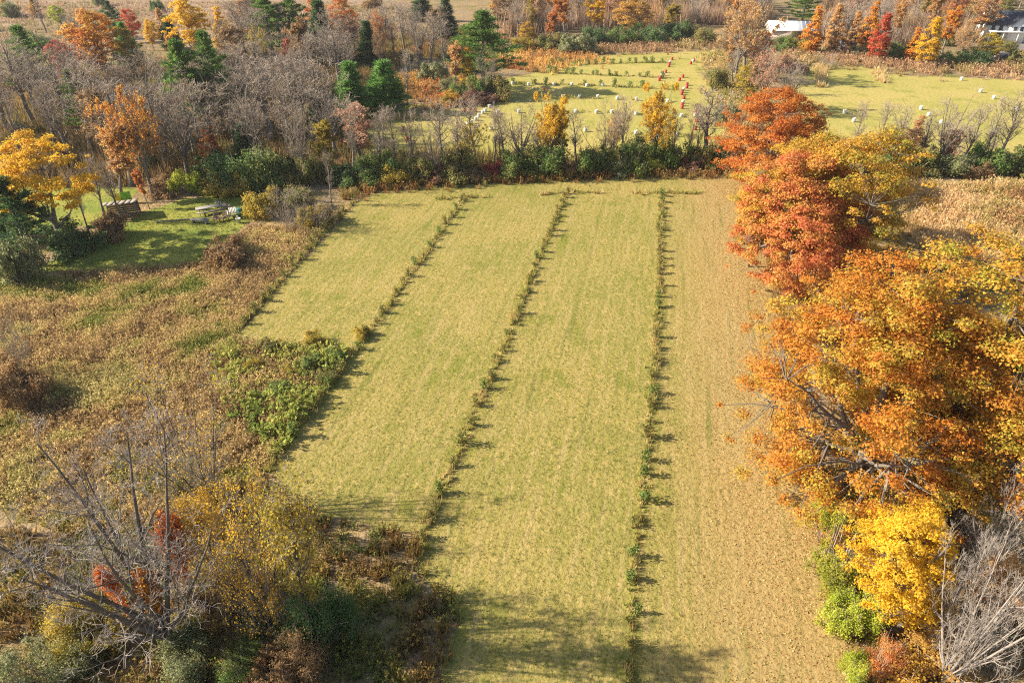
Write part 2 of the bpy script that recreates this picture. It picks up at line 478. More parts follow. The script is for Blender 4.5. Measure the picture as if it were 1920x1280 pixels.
PROFILES = {
    'round': lambda t: np.sqrt(np.clip(1 - (2 * t - 1) ** 2, 0, 1)),
    'dome': lambda t: np.clip(np.where(t < 0.3, 0.72 + 0.93 * t, np.sqrt(np.clip(1 - ((t - 0.3) / 0.7) ** 2, 0, 1))), 0.05, 1),
    'flame': lambda t: np.clip(np.where(t < 0.28, 0.6 + 1.43 * t, 1 - ((t - 0.28) / 0.72) ** 1.35), 0.04, 1),
    'bush': lambda t: np.clip(np.sqrt(np.clip(1 - t ** 2.2, 0, 1)), 0.05, 1),
}
def leafy(seed, H, W, shape, cb, nclump, nleaf, lsize, inner=0.55, clump=0.16, gap=0.0, wood_r=0.02, lobes=7, lob_amp=0.28, twigs=3, tri=False):
    rs = np.random.RandomState(seed)
    prof = PROFILES[shape]
    z0 = H * cb
    lob = rs.normal(size=(lobes, 3)); lob /= np.linalg.norm(lob, axis=1, keepdims=True)
    lamp = rs.uniform(-lob_amp, lob_amp * 0.6, lobes)
    C, R = [], []
    cz = 0.5 * (z0 + H)
    tries = 0
    while len(C) < nclump and tries < nclump * 40:
        tries += 1
        t = rs.uniform(0.02, 0.97)
        z = z0 + t * (H - z0)
        az = rs.uniform(0, 6.2832)
        rad = 0.5 * W * prof(np.array(t))
        f = inner + (1 - inner) * rs.uniform(0, 1) ** 0.6
        if rs.uniform() < 0.12: f = rs.uniform(0.1, inner)
        d = np.array([math.cos(az), math.sin(az), (z - cz) / (0.5 * (H - z0))]); dn = d / np.linalg.norm(d)
        k = 1 + sum(a * max(0.0, float(dn @ l)) ** 3 for a, l in zip(lamp, lob))
        rc = clump * W * rs.uniform(0.5, 1.15)
        if rs.uniform() < 0.22:                      # small sprays that stand out of the crown
            rc *= 0.55; f = rs.uniform(1.02, 1.16)
        rr = max(0.0, rad * f * k - rc * 0.55)
        if rs.uniform() > (rad / (0.5 * W)) * 0.9 + 0.15: continue
        zz = min(z * (0.5 + 0.5 * k) if k < 1 else z, H - rc * 0.45)
        C.append([math.cos(az) * rr, math.sin(az) * rr, max(zz, rc * 0.35)]); R.append(rc)
    C = np.array(C); R = np.array(R)
    wts = R ** 2.2; wts /= wts.sum()
    ci = rs.choice(len(C), nleaf, p=wts)
    dv = rs.normal(size=(nleaf, 3)); dv /= np.linalg.norm(dv, axis=1, keepdims=True)
    dv[:, 2] = np.where(dv[:, 2] < -0.25, -dv[:, 2] * 0.6, dv[:, 2])
    rad = R[ci] * rs.uniform(0, 1, nleaf) ** 0.42 * (1 + 0.18 * rs.normal(size=nleaf))
    P = C[ci] + dv * rad[:, None] * np.array([1, 1, 0.72])
    out = P - np.array([0, 0, cz * 0.8]); out /= (np.linalg.norm(out, axis=1, keepdims=True) + 1e-6)
    N = dv * 0.6 + out * 0.5 + rs.normal(0, 0.55, (nleaf, 3)) + np.array([0, 0, 0.35])
    P[:, 2] = np.maximum(P[:, 2], 0.05)
    lv, lq = leaf_quads(rs, P, N, lsize, tri=tri)
    crnd = rs.uniform(0, 1, len(C))
    rnd = np.clip(0.45 * crnd[ci] + 0.55 * rs.uniform(0, 1, nleaf), 0, 1)
    # wood
    S6, S4, S3 = [], [], []
    r0 = wood_r * H
    th = 0.80 * H; n = 8
    pts = [np.array([0, 0, -0.05])]
    for i in range(n):
        pts.append(np.array([pts[-1][0] + rs.normal(0, 0.018 * H), pts[-1][1] + rs.normal(0, 0.018 * H), th * (i + 1) / n]))
    for i in range(n):
        S6.append(np.concatenate([pts[i], pts[i + 1], [r0 * (1.1 - 0.95 * i / n), r0 * (1.1 - 0.95 * (i + 1) / n)]]))
    nm = max(5, min(11, len(C) // 22 + 4))
    order = rs.permutation(len(C)); ends = []
    for q in order:                                   # well separated limb ends
        if all(np.linalg.norm(C[q] - e) > 0.28 * W for e in ends): ends.append(C[q])
        if len(ends) >= nm: break
    limbs = []
    for e in ends:
        c = np.array([e[0] * 0.72, e[1] * 0.72, e[2] * 0.97])
        za = min(th * 0.9, max(0.14 * H, c[2] * rs.uniform(0.3, 0.62)))
        k = za / th * n; i = min(n - 1, int(k)); f = k - i
        a = pts[i] * (1 - f) + pts[i + 1] * f
        m = 0.5 * (a + c) + np.array([0, 0, -0.08 * np.linalg.norm(c - a)]) + rs.normal(0, 0.07 * np.linalg.norm(c - a) + 1e-3, 3)
        Lr = r0 * 0.55 * (1.15 - 0.7 * za / H)
        prev = a
        for j in range(1, 7):
            t_ = j / 6
            q = (1 - t_) ** 2 * a + 2 * t_ * (1 - t_) * m + t_ * t_ * c + rs.normal(0, 0.012 * W, 3)
            S4.append(np.concatenate([prev, q, [Lr * (1 - 0.75 * (t_ - 1 / 6)), Lr * (1 - 0.75 * t_)]]))
            limbs.append((q, Lr * (1 - 0.75 * t_)))
            prev = q
    for p_ in pts[4:]: limbs.append((p_, r0 * 0.3))
    LP = np.array([l[0] for l in limbs]); LR = np.array([l[1] for l in limbs])
    for c, rc in zip(C, R):
        dd_ = np.linalg.norm((LP - c) * np.array([1, 1, 0.8]), axis=1) + np.where(LP[:, 2] > c[2], 0.12 * W, 0)
        k = int(np.argmin(dd_)); a = LP[k]; Lr = max(0.007, min(LR[k] * 0.7, r0 * 0.2))
        m = 0.5 * (a + c) + rs.normal(0, 0.09 * np.linalg.norm(c - a) + 1e-3, 3)
        prev = a
        for j in range(1, 4):
            t_ = j / 3
            q = (1 - t_) ** 2 * a + 2 * t_ * (1 - t_) * m + t_ * t_ * c
            S4.append(np.concatenate([prev, q, [Lr * (1 - 0.7 * (t_ - 1 / 3)), Lr * (1 - 0.7 * t_)]]))
            prev = q
        for j in range(twigs):
            dd = rs.normal(size=3); dd[2] = abs(dd[2]); dd /= np.linalg.norm(dd)
            S3.append(np.concatenate([c - dd * rc * 0.2, c + dd * rc * rs.uniform(0.7, 1.15), [max(0.006, Lr * 0.3), 0.005]]))
    wv = [frustums(S6, 8), frustums(S4, 5)]
    if S3: wv.append(frustums(S3, 3))
    return merge(wv), (lv, lq, np.repeat(rnd, 3 if tri else 4))

def proto_leafy(name, seed, H, W, shape, cb, nclump, nleaf, lsize, bark=None, **kw):
    w, (lv, lq, rnd) = leafy(seed, H, W, shape, cb, nclump, nleaf, lsize, **kw)
    wm = make_mesh(name + "_trunk", *w, bark or M_BARK, smooth=True)
    cm = make_mesh(name + "_crown", lv, lq, M_FOL, rnd=rnd)
    finish_proto(name, wm, cm)

def proto_pine(name, seed, H, W, cb, whorl=0.65, droop=0.0, upturn=0.25, irregular=0.35, needles=34, csize=0.5, taper=0.8):
    rs = np.random.RandomState(seed)
    S6, S3, Cs, Ds = [], [], [], []
    r0 = 0.018 * H
    n = 8
    lean = rs.normal(0, 0.01, 2)
    for i in range(n):
        a, b = i / n * H * 0.98, (i + 1) / n * H * 0.98
        S6.append([lean[0] * a, lean[1] * a, a - 0.05, lean[0] * b, lean[1] * b, b, r0 * (1.05 - i / n), r0 * (1.05 - (i + 1) / n) + 0.01])
    z = H * cb
    while z < H * 0.985:
        t = (z - H * cb) / (H * (1 - cb))
        L0 = 0.5 * W * max(0.06, (1 - t) ** taper) * (0.75 + 0.25 * min(1, t * 5 + 0.2))
        nb = rs.randint(4, 7)
        az0 = rs.uniform(0, 6.28)
        for k in range(nb):
            az = az0 + k * 6.2832 / nb + rs.normal(0, 0.25)
            L = L0 * (1 + rs.normal(0, irregular)); L = max(0.25, L)
            if rs.uniform() < irregular * 0.35: continue
            p = np.array([lean[0] * z, lean[1] * z, z + rs.normal(0, 0.1)])
            ns = 4
            for j in range(ns):
                s = (j + 1) / ns
                up = -droop * s + upturn * s * s + 0.25 * t
                d = np.array([math.cos(az), math.sin(az), up]); d /= np.linalg.norm(d)
                q = p + d * L / ns
                S3.append(np.concatenate([p, q, [max(.012, r0 * .28 * (1 - .7 * j / ns)), .012]]))
                if s > 0.3:
                    m = 1 if L < 1.2 else 2
                    for _ in range(m):
                        Cs.append(p + (q - p) * rs.uniform(0.2, 1) + np.array([-math.sin(az), math.cos(az), 0]) * rs.normal(0, 0.16 * L * s) + np.array([0, 0, 0.08]))
                        Ds.append(d)
                p = q
        z += whorl * rs.uniform(0.7, 1.25) * (1.0 - 0.35 * t)
    for _ in range(3):
        Cs.append(np.array([lean[0] * H, lean[1] * H, H * rs.uniform(0.96, 1.0)])); Ds.append(np.array([0, 0, 1.0]))
    Cs = np.array(Cs); Ds = np.array(Ds)
    ci = np.repeat(np.arange(len(Cs)), needles)
    m = len(ci)
    cs = csize * rs.uniform(0.6, 1.25, len(Cs))
    off = rs.normal(0, 1, (m, 3)) * np.array([0.42, 0.42, 0.24])
    base = Cs[ci] + off * cs[ci][:, None]
    d = Ds[ci] * 0.8 + off * 0.9 + np.array([0, 0, 0.55]) + rs.normal(0, 0.3, (m, 3))
    d /= np.linalg.norm(d, axis=1, keepdims=True)
    L = cs[ci][:, None] * rs.uniform(0.35, 0.7, (m, 1))
    sd = np.cross(d, rs.normal(size=(m, 3))); sd /= (np.linalg.norm(sd, axis=1, keepdims=True) + 1e-9)
    wd = 0.055 * csize / 0.5
    V = np.stack([base - sd * wd, base + sd * wd, base + d * L + sd * wd * 0.35, base + d * L - sd * wd * 0.35], 1).reshape(-1, 3)
    Q = np.arange(4 * m).reshape(-1, 4)
    rnd = np.clip(0.5 * rs.uniform(0, 1, len(Cs))[ci] + 0.5 * rs.uniform(0, 1, m), 0, 1)
    wm = make_mesh(name + "_trunk", *merge([frustums(S6, 7), frustums(S3, 4)]), M_BARK, smooth=True)
    cm = make_mesh(name + "_crown", V, Q, M_FOL, rnd=np.repeat(rnd, 4))
    finish_proto(name, wm, cm)

# colours of foliage (pairs of leaf colours that mix inside one crown)
K = 0.95
PAL = dict(
    pine=(lin("486834", K), lin("82a04e", K)), darkpine=(lin("345038", K), lin("587848", K)), youngpine=(lin("528240", K), lin("88b05a", K)),
    orange=(lin("d08034", K), lin("dba848", K)), rust=(lin("c26c30", K), lin("d28c3e", K)), redorange=(lin("d67c50", K), lin("dc9450", K), lin("d8b058", K)), vivid=(lin("e07a44", K), lin("eca04c", K)),
    red=(lin("c84a38", K), lin("d87a4c", K)), yellow=(lin("e8b82c", K), lin("f2cc40", K), lin("dcb038", K)), gold=(lin("d2a646", K), lin("c89e58", K)),
    peach=(lin("d8a068", K), lin("dcb87c", K)), amber=(lin("d8a03c", K), lin("dcb448", K), lin("98983a", K)), mapleleft=(lin("d28636", K), lin("d89f40", K), lin("c4b44a", K)),
    mapleright=(lin("d4923a", K), lin("d8b046", K), lin("a8ac42", K)), olive=(lin("788044", K), lin("a09c58", K), lin("b09a60", K)), green=(lin("5e7e3c", K), lin("8ca254", K), lin("a0a05a", K)),
    darkgreen=(lin("527040", K), lin("789258", K)), lime=(lin("a9b83c", K), lin("c8cc50", K)), grey=(lin("88905e", K), lin("a8aa7c", K)),
    yolive=(lin("aa9c3c", K), lin("cab04a", K)), flame=(lin("dc8234", K), lin("e8b448", K)), pink=(lin("cc947c", K), lin("dcb494", K)),
    brown=(lin("92724e", K), lin("b49468", K)), crimson=(lin("a83c3c", K), lin("c06050", K)), yellowgreen=(lin("bcb238", K), lin("949e40", K)),
    maroon=(lin("80584c", K), lin("9c7a64", K)),
)

# ------------------------------------------------------------------ the ground
def sheet(name, poly, z, mat, kind='structure'):
    me = bpy.data.meshes.new(name)
    me.from_pydata([(x, y, z) for x, y in poly], [], [list(range(len(poly)))])
    me.update()
    if me.polygons[0].normal.z < 0: me.flip_normals()
    me.materials.append(mat)
    o = link(name, me)
    o["kind"] = kind
    return o

def ragged(poly, rs, step=1.5, amp=0.35):
    out = []
    n = len(poly)
    for i in range(n):
        a = np.array(poly[i]); b = np.array(poly[(i + 1) % n])
        L = np.linalg.norm(b - a); m = max(1, int(L / step))
        for j in range(m):
            p = a + (b - a) * j / m
            out.append((p[0] + rs.normal(0, amp), p[1] + rs.normal(0, amp)))
    return out

rsg = np.random.RandomState(3)
M_GROUND = ground_material("woodland_floor", [
    (0.05, 0.40, 0.60, lin("a48e74", .72), lin("94805c", .72)),
    (0.35, 0.45, 0.65, None, lin("b49a68", .72)),
    (0.12, 0.55, 0.68, None, lin("8a8a48", .65)),
    (1.6, 0.50, 0.70, None, lin("7a6448", .65))], bump=(2.2, 0.25), fine=(7.0, 0.45))
sheet("ground", [(-2000, -600), (2000, -600), (2000, 3000), (-2000, 3000)], 0.0, M_GROUND)

def lane_stripes(nt, pos, cur):
    # drier lane along the maples: straw coloured strip whose edge follows the mowing direction
    sx = node(nt, "ShaderNodeSeparateXYZ"); nt.links.new(pos, sx.inputs[0])
    m1 = node(nt, "ShaderNodeMath", operation='MULTIPLY'); nt.links.new(sx.outputs[1], m1.inputs[0]); m1.inputs[1].default_value = -0.2166
    a1 = node(nt, "ShaderNodeMath", operation='ADD'); nt.links.new(sx.outputs[0], a1.inputs[0]); nt.links.new(m1.outputs[0], a1.inputs[1])   # x - 0.21 y : across the rows
    cb = node(nt, "ShaderNodeCombineXYZ"); nt.links.new(a1.outputs[0], cb.inputs[0])
    ys = node(nt, "ShaderNodeMath", operation='MULTIPLY'); nt.links.new(sx.outputs[1], ys.inputs[0]); ys.inputs[1].default_value = 0.06
    nt.links.new(ys.outputs[0], cb.inputs[1])
    n1 = noise(nt, cb.outputs[0], 1.1, 3.0, 0.6)          # long streaks along the lanes
    dry = node(nt, "ShaderNodeMath", operation='MULTIPLY_ADD'); nt.links.new(n1.outputs[0], dry.inputs[0]); dry.inputs[1].default_value = 3.0; nt.links.new(a1.outputs[0], dry.inputs[2])
    mr = node(nt, "ShaderNodeMapRange", interpolation_type='SMOOTHSTEP'); mr.inputs[1].default_value = 2.2; mr.inputs[2].default_value = 9.5
    nt.links.new(dry.outputs[0], mr.inputs[0])
    c = mixc(nt, mr.outputs[0], cur, lin("b89c66", .66))
    n2 = noise(nt, cb.outputs[0], 2.2, 3.0, 0.7)
    mr2 = node(nt, "ShaderNodeMapRange"); mr2.inputs[1].default_value = 0.45; mr2.inputs[2].default_value = 0.72; mr2.inputs[4].default_value = 0.65
    nt.links.new(n2.outputs[0], mr2.inputs[0])
    n3 = noise(nt, cb.outputs[0], 1.5, 2.0, 0.6)
    mr3 = node(nt, "ShaderNodeMapRange"); mr3.inputs[1].default_value = 0.56; mr3.inputs[2].default_value = 0.74; mr3.inputs[4].default_value = 0.6
    nt.links.new(n3.outputs[0], mr3.inputs[0])
    c = mixc(nt, mr3.outputs[0], c, lin("7e8640", .56))
    return mixc(nt, mr2.outputs[0], c, lin("c2aa74", .68))

GREEN_L = [(0.07, 0.36, 0.64, lin("a09a50", .62), lin("b4a25c", .66)),
           (0.25, 0.50, 0.72, None, lin("90943e", .58)),
           (1.3, 0.48, 0.70, None, lin("c0aa68", .66)),
           (3.5, 0.50, 0.68, None, lin("828642", .56))]
M_FIELD = ground_material("mown_grass", GREEN_L, bump=(3.2, 0.11), fine=(9.0, 0.22), stripes=lane_stripes)
M_FARF = ground_material("far_mown_grass", [(0.06, 0.38, 0.62, lin("b0a85a", .70), lin("c0ae68", .70)), (0.22, 0.5, 0.7, None, lin("a4a250", .64)), (0.9, 0.5, 0.7, None, lin("c4b472", .68))], bump=(1.6, 0.14), fine=(5.0, 0.22))
M_LAWN = ground_material("lawn_grass", [(0.2, 0.38, 0.62, lin("869444", .66), lin("a4a24e", .68)), (0.8, 0.5, 0.7, None, lin("76863c", .62)), (3.0, 0.52, 0.7, None, lin("b2a85a", .70))], bump=(2.6, 0.14), fine=(8.0, 0.3))
M_MEADOW = ground_material("meadow_soil", [(0.15, 0.4, 0.6, lin("94784e", .6), lin("8a8446", .58)), (0.6, 0.5, 0.7, None, lin("6b5436", .6))], bump=(2.5, 0.2), fine=(8.0, 0.4))

FIELD_PX = [(672, 378), (700, 362), (800, 350), (1000, 338), (1200, 332), (1395, 330), (1430, 420), (1450, 560), (1490, 750), (1520, 950), (1560, 1100), (1610, 1280), (1680, 1500), (700, 1500), (815, 1300), (845, 1200), (862, 1130), (800, 1090), (785, 1065), (790, 1000), (700, 985), (590, 965), (500, 885), (575, 780), (650, 665), (560, 650), (432, 640)]
FIELD = px_poly(FIELD_PX)
sheet("mown_field", ragged(FIELD, rsg, 1.0, 0.12), 0.016, M_FIELD)
FAR_PX = [(945, 150), (1030, 128), (1135, 103), (1240, 100), (1345, 95), (1350, 160), (1350, 230), (1375, 330), (1000, 330), (700, 330), (680, 280), (690, 200), (800, 195), (890, 200), (935, 190)]
FARF = px_poly(FAR_PX)
sheet("far_field", ragged(FARF, rsg, 3.0, 0.4), 0.012, M_FARF)
EAST_PX = [(1490, 125), (1560, 123), (1620, 124), (1665, 140), (1780, 146), (1990, 152), (2060, 320), (1640, 320), (1560, 290), (1480, 190)]
EASTF = px_poly(EAST_PX)
sheet("east_field", ragged(EASTF, rsg, 3.0, 0.4), 0.012, M_FARF)
LAWN_PX = [(60, 505), (140, 470), (215, 432), (265, 400), (330, 378), (395, 366), (490, 366), (490, 400), (455, 425), (435, 455), (385, 492), (300, 502), (180, 512)]
LAWN = px_poly(LAWN_PX)
sheet("picnic_lawn", ragged(LAWN, rsg, 1.2, 0.25), 0.012, M_LAWN)
CLEAR = px_poly([(-60, 345), (80, 335), (220, 338), (255, 360), (235, 400), (160, 425), (40, 440), (-60, 440)])
sheet("wood_clearing", ragged(CLEAR, rsg, 1.5, 0.4), 0.008, M_LAWN)
MEADOW_PX = [(640, 395), (440, 620), (432, 640), (560, 650), (648, 668), (505, 880), (420, 930), (330, 990), (120, 1000), (-120, 900), (-120, 540), (40, 520), (180, 510), (300, 500), (390, 490), (440, 450), (470, 425), (560, 430)]
MEADOW = px_poly(MEADOW_PX)
sheet("weed_meadow", ragged(MEADOW, rsg, 1.5, 0.3), 0.008, M_MEADOW)
BLOND = ground_material("dry_meadow", [(0.1, 0.4, 0.6, lin("c0a070", .68), lin("a5895a", .66)), (0.5, 0.5, 0.7, None, lin("8f8048", .6))], bump=(2.5, 0.2), fine=(6.0, 0.3))
DRY = px_poly([(1660, 348), (1990, 338), (2100, 560), (1980, 640), (1800, 520), (1690, 430)])
sheet("dry_meadow", ragged(DRY, rsg, 2, 0.3), 0.008, BLOND)
OPEN = px_poly([(-150, -30), (300, -30), (640, -10), (820, 10), (760, 70), (640, 70), (300, 60), (120, 130), (-150, 120)])
M_OPEN = ground_material("open_meadow_grass", [(0.04, 0.4, 0.6, lin("b49c84", .64), lin("a68a70", .64)), (0.16, 0.5, 0.7, None, lin("9a9068", .6)), (0.5, 0.55, 0.7, None, lin("8a6e58", .6))], bump=(1.0, 0.3), fine=(3.0, 0.3))
sheet("open_meadow", ragged(OPEN, rsg, 4, 0.8), 0.008, M_OPEN)
M_GRAVEL = ground_material("gravel", [(0.5, 0.4, 0.6, lin("a09a98", .6), lin("8c8684", .6))], bump=(8, 0.03), fine=(12, 0.2))
sheet("driveway", px_poly([(1878, 60), (1935, 58), (1925, 116), (1850, 118), (1846, 112), (1876, 104)]), 0.02, M_GRAVEL)

# ------------------------------------------------------------------ grass, weeds, litter (stuff)
def tufts(name, poly, dens, h, spread, nb, pal, seed, mat, label, cat, hvar=None, width=0.03, pts=None, lean=0.6, nscale=(7.0, 1.6), heads=0.0):
    rs = np.random.RandomState(seed)
    if pts is None: x, y = sample_poly(rs, poly, dens)
    else: x, y = pts
    n = len(x)
    pal = np.array(pal)
    v = 0.55 * vnoise(x, y, nscale[0], seed) + 0.3 * vnoise(x, y, nscale[1], seed + 1) + 0.15 * rs.uniform(0, 1, n)
    v = np.clip((v - 0.22) / 0.56, 0, 0.9999)
    k = v * (len(pal) - 1); i = k.astype(int); f = (k - i)[:, None]
    c = pal[i] * (1 - f) + pal[np.minimum(i + 1, len(pal) - 1)] * f
    hh = rs.uniform(h[0], h[1], n)
    if hvar: hh = hh * (0.45 + 1.1 * vnoise(x, y, hvar, seed + 3))
    m = n * nb
    ti = np.repeat(np.arange(n), nb)
    az = rs.uniform(0, 6.2832, m)
    rr = spread * rs.uniform(0, 1, m) ** 0.5
    bx = x[ti] + np.cos(az) * rr * 0.5; by = y[ti] + np.sin(az) * rr * 0.5
    L = hh[ti] * rs.uniform(0.55, 1.1, m)
    ln = lean * rs.uniform(0.1, 1.0, m)
    az2 = az + rs.normal(0, 0.6, m)
    tx = bx + np.cos(az2) * ln * L; ty = by + np.sin(az2) * ln * L
    w = 1.35 * width * rs.uniform(0.6, 1.4, m)
    px_, py_ = -np.sin(az2 + rs.normal(0, .7, m)) * w, np.cos(az2 + rs.normal(0, .7, m)) * w
    z0 = np.zeros(m) + 0.0
    V = np.stack([np.stack([bx - px_, by - py_, z0], 1), np.stack([bx + px_, by + py_, z0], 1), np.stack([tx, ty, L], 1)], 1)
    cc = c[ti] * rs.uniform(0.72, 1.28, (m, 1))
    Vs = [V.reshape(-1, 3)]; Cs = [np.repeat(cc, 3, 0)]
    if heads > 0:
        sel = rs.uniform(0, 1, m) < heads
        C = np.stack([tx[sel], ty[sel], L[sel]], 1)
        k = len(C)
        reps = 3
        C = np.repeat(C, reps, 0) + rs.normal(0, 0.05, (k * reps, 3))
        lv, _ = leaf_quads(rs, C, rs.normal(0, 1, (len(C), 3)), width * 4.2, tri=True)
        Vs.append(lv); Cs.append(np.repeat(np.repeat(c[ti][sel], reps, 0) * rs.uniform(0.85, 1.4, (len(C), 1)), 3, 0))
    V = np.concatenate(Vs); Cc = np.concatenate(Cs)
    Q = np.arange(len(V)).reshape(-1, 3)
    o = link(name, make_mesh(name, V, Q, mat, col=Cc))
    tag(o, label, cat, kind='stuff')
    return o

FG = [lin("7c863c", .74), lin("a0984e", .8), lin("b4a25c", .82), lin("8c9040", .74), lin("c0aa68", .82), lin("a69a52", .8)]
rsm = np.random.RandomState(41)
mx_, my_ = sample_poly(rsm, FIELD, 34.0)
km_ = (my_ > 14) & (rsm.uniform(0, 1, len(my_)) < np.clip((34.0 / np.maximum(my_, 12)) ** 1.6, 0.16, 1.0))
tufts("mown_grass", FIELD, 0, (0.03, 0.085), 0.12, 5, FG, 11, M_GRASS, "short yellow-green mown grass covering the near field", "grass", width=0.016, lean=1.0, nscale=(5.0, 0.7), pts=(mx_[km_], my_[km_]))
tufts("lawn_grass", LAWN, 8.0, (0.06, 0.13), 0.2, 5, [lin("76883c", .75), lin("929c48", .78), lin("a8a652", .75), lin("828f44", .75)], 12, M_GRASS, "short bright green grass on the picnic lawn", "grass", width=0.035, lean=1.0, nscale=(4, .8))
WEEDS = [lin("7c8440", .95), lin("98904e", 1.0), lin("b4a068", 1.1), lin("c0a876", 1.12), lin("a88c60", 1.05), lin("80644a", .9), lin("b4986c", 1.05), lin("c8b07a", 1.12), lin("a09a56", 1.0), lin("b8a872", 1.1)]
tufts("tall_weeds", MEADOW, 13.0, (0.22, 0.62), 0.5, 11, WEEDS, 13, M_GRASS, "tall dry brown weeds filling the meadow left of the mown field", "weeds", hvar=2.2, width=0.024, lean=1.0, nscale=(5, 1.1), heads=0.35)
tufts("dry_grass", DRY, 5.0, (0.5, 1.1), 0.5, 12, [lin("a5895a", 1.06), lin("c4a478", 1.12), lin("ceb084", 1.12), lin("9a8c50", 0.99), lin("c09a6c", 1.09), lin("8a6a4a", 0.99)], 14, M_GRASS, "tall blond dry grass in the meadow right of the maples", "grass", hvar=4.0, width=0.035, lean=0.6, heads=0.2)
CORNER = px_poly([(432, 640), (560, 645), (655, 660), (520, 860), (440, 800), (400, 700)])
tufts("green_weeds", CORNER, 3.0, (0.4, 0.9), 0.6, 16, [lin("7a8a42", 1.0), lin("929a4c", 1.05), lin("a8a258", 1.05), lin("6c8440", .95)], 15, M_GRASS, "bright green leafy weeds at the unmown field corner", "weeds", hvar=2.0, width=0.05, lean=0.7, heads=0.5)

# strips of dry weeds along edges
def strip_pts(rs, line, width, dens):
    P = np.array(line); out = []
    for a, b in zip(P[:-1], P[1:]):
        L = np.linalg.norm(b - a); n = int(L * width * dens)
        t = rs.uniform(0, 1, (n, 1)); d = (b - a) / L; nrm = np.array([-d[1], d[0]])
        out.append(a + (b - a) * t + nrm * rs.normal(0, width * 0.33, (n, 1)))
    o = np.concatenate(out)
    return o[:, 0], o[:, 1]

BR = [lin("8c7444", 1.02), lin("a88c5a", 1.06), lin("96683e", 0.99), lin("7c7a40", 0.96), lin("b49a68", 1.09)]
rse = np.random.RandomState(21)
tufts("edge_weeds", None, 0, (0.5, 1.1), 0.4, 12, BR, 22, M_GRASS, "brown dry weeds along the foot of the hedgerow at the field's far end", "weeds", pts=strip_pts(rse, px_poly([(640, 372), (700, 356), (850, 344), (1000, 336), (1200, 329), (1400, 326)]), 2.6, 4.5), width=0.035, heads=0.3)
PINKB = [lin("a8886a", 1.06), lin("b89874", 1.09), lin("96785c", 0.99), lin("a09058", 0.99), lin("c2a880", 1.09)]
tufts("verge_weeds", None, 0, (0.7, 1.5), 0.7, 11, PINKB, 23, M_GRASS, "pinkish brown weeds along the far edge of the right-hand field", "weeds", pts=strip_pts(rse, px_poly([(1470, 100), (1560, 108), (1660, 118), (1780, 128), (1960, 134)]), 15.0, 1.4), width=0.06, heads=0.3)
tufts("verge_weeds", None, 0, (0.7, 1.4), 0.7, 11, PINKB, 24, M_GRASS, "brown weeds between the barrel field and the dark green shrubs", "weeds", pts=strip_pts(rse, px_poly([(1095, 93), (1200, 88), (1345, 80)]), 12.0, 1.5), width=0.06, heads=0.3)
GOLD = [lin("c89c58", 1.09), lin("d6b06a", 1.12), lin("b88a54", 1.06), lin("a88858", 1.02), lin("c8784a", 1.02)]
tufts("golden_grass", None, 0, (0.6, 1.3), 0.7, 11, GOLD, 25, M_GRASS, "golden tall grass right of the dark pine beside the barrel field", "grass", pts=strip_pts(rse, px_poly([(945, 128), (1000, 112), (1060, 104), (1110, 100)]), 15.0, 1.5), width=0.06, heads=0.2)
tufts("golden_grass", None, 0, (0.6, 1.3), 0.7, 11, GOLD + [lin("c2783c", .66)], 26, M_GRASS, "orange and golden tall grass left of the dark pine and its shrubs", "grass", pts=strip_pts(rse, px_poly([(730, 150), (800, 165), (860, 190), (880, 200)]), 13.0, 1.6), width=0.06, heads=0.2)
LOWL = px_poly([(-120, 1000), (120, 1000), (330, 985), (420, 930), (500, 890), (590, 965), (700, 990), (788, 1003), (785, 1065), (862, 1135), (845, 1210), (800, 1340), (700, 1500), (-200, 1500)])
tufts("rough_grass", LOWL, 6.5, (0.3, 0.85), 0.5, 11, [lin("5f6f34", 0.96), lin("84843f", 0.99), lin("9a8448", 0.99), lin("7a5a38", 0.96), lin("6c7c3c", 0.96), lin("a08a50", 0.99)], 27, M_GRASS, "rough olive and brown grass under the foreground trees at lower left", "grass", hvar=3.0, width=0.028, heads=0.25)
EDGER = px_poly([(1395, 330), (1430, 420), (1450, 560), (1490, 750), (1520, 950), (1560, 1100), (1610, 1280), (1680, 1500), (2300, 1500), (2100, 900), (1850, 560), (1690, 430), (1600, 340)])
tufts("shade_grass", EDGER, 3.0, (0.25, 0.7), 0.5, 9, [lin("6f6c34", 0.96), lin("94803f", 0.99), lin("8a6038", 0.96), lin("7c7c3c", 0.96)], 28, M_GRASS, "rough grass and brambles beneath the row of maples", "grass", hvar=3.0, width=0.035)
WOODF = px_poly([(-100, 350), (200, 350), (420, 345), (640, 330), (640, 372), (700, 320), (1400, 300), (1400, 290), (700, 290), (680, 210), (760, 110), (940, 110), (940, 60), (600, 80), (120, 140), (-250, 160)])
tufts("forest_brush", WOODF, 1.1, (0.6, 2.4), 1.0, 12, [lin("6f5f44", 0.96), lin("8c7450", 0.99), lin("a08458", 0.99), lin("787444", 0.96), lin("a8784a", 0.99)], 29, M_GRASS, "low brown brush on the floor of the leafless wood", "brush", hvar=8.0, width=0.06, nscale=(20, 5))
OPENP = px_poly([(-100, 5), (300, 5), (640, 5), (800, 20), (760, 60), (640, 68), (300, 55), (120, 125), (-120, 115)])
tufts("meadow_grass", OPENP, 0.35, (0.5, 1.2), 1.2, 9, [lin("b49c84", 1.02), lin("a68a70", 1.02), lin("948a60", 0.96), lin("b8947c", 1.02)], 30, M_GRASS, "pale tan grass in the open meadow beyond the wood", "grass", hvar=10.0, width=0.09, nscale=(25, 6))

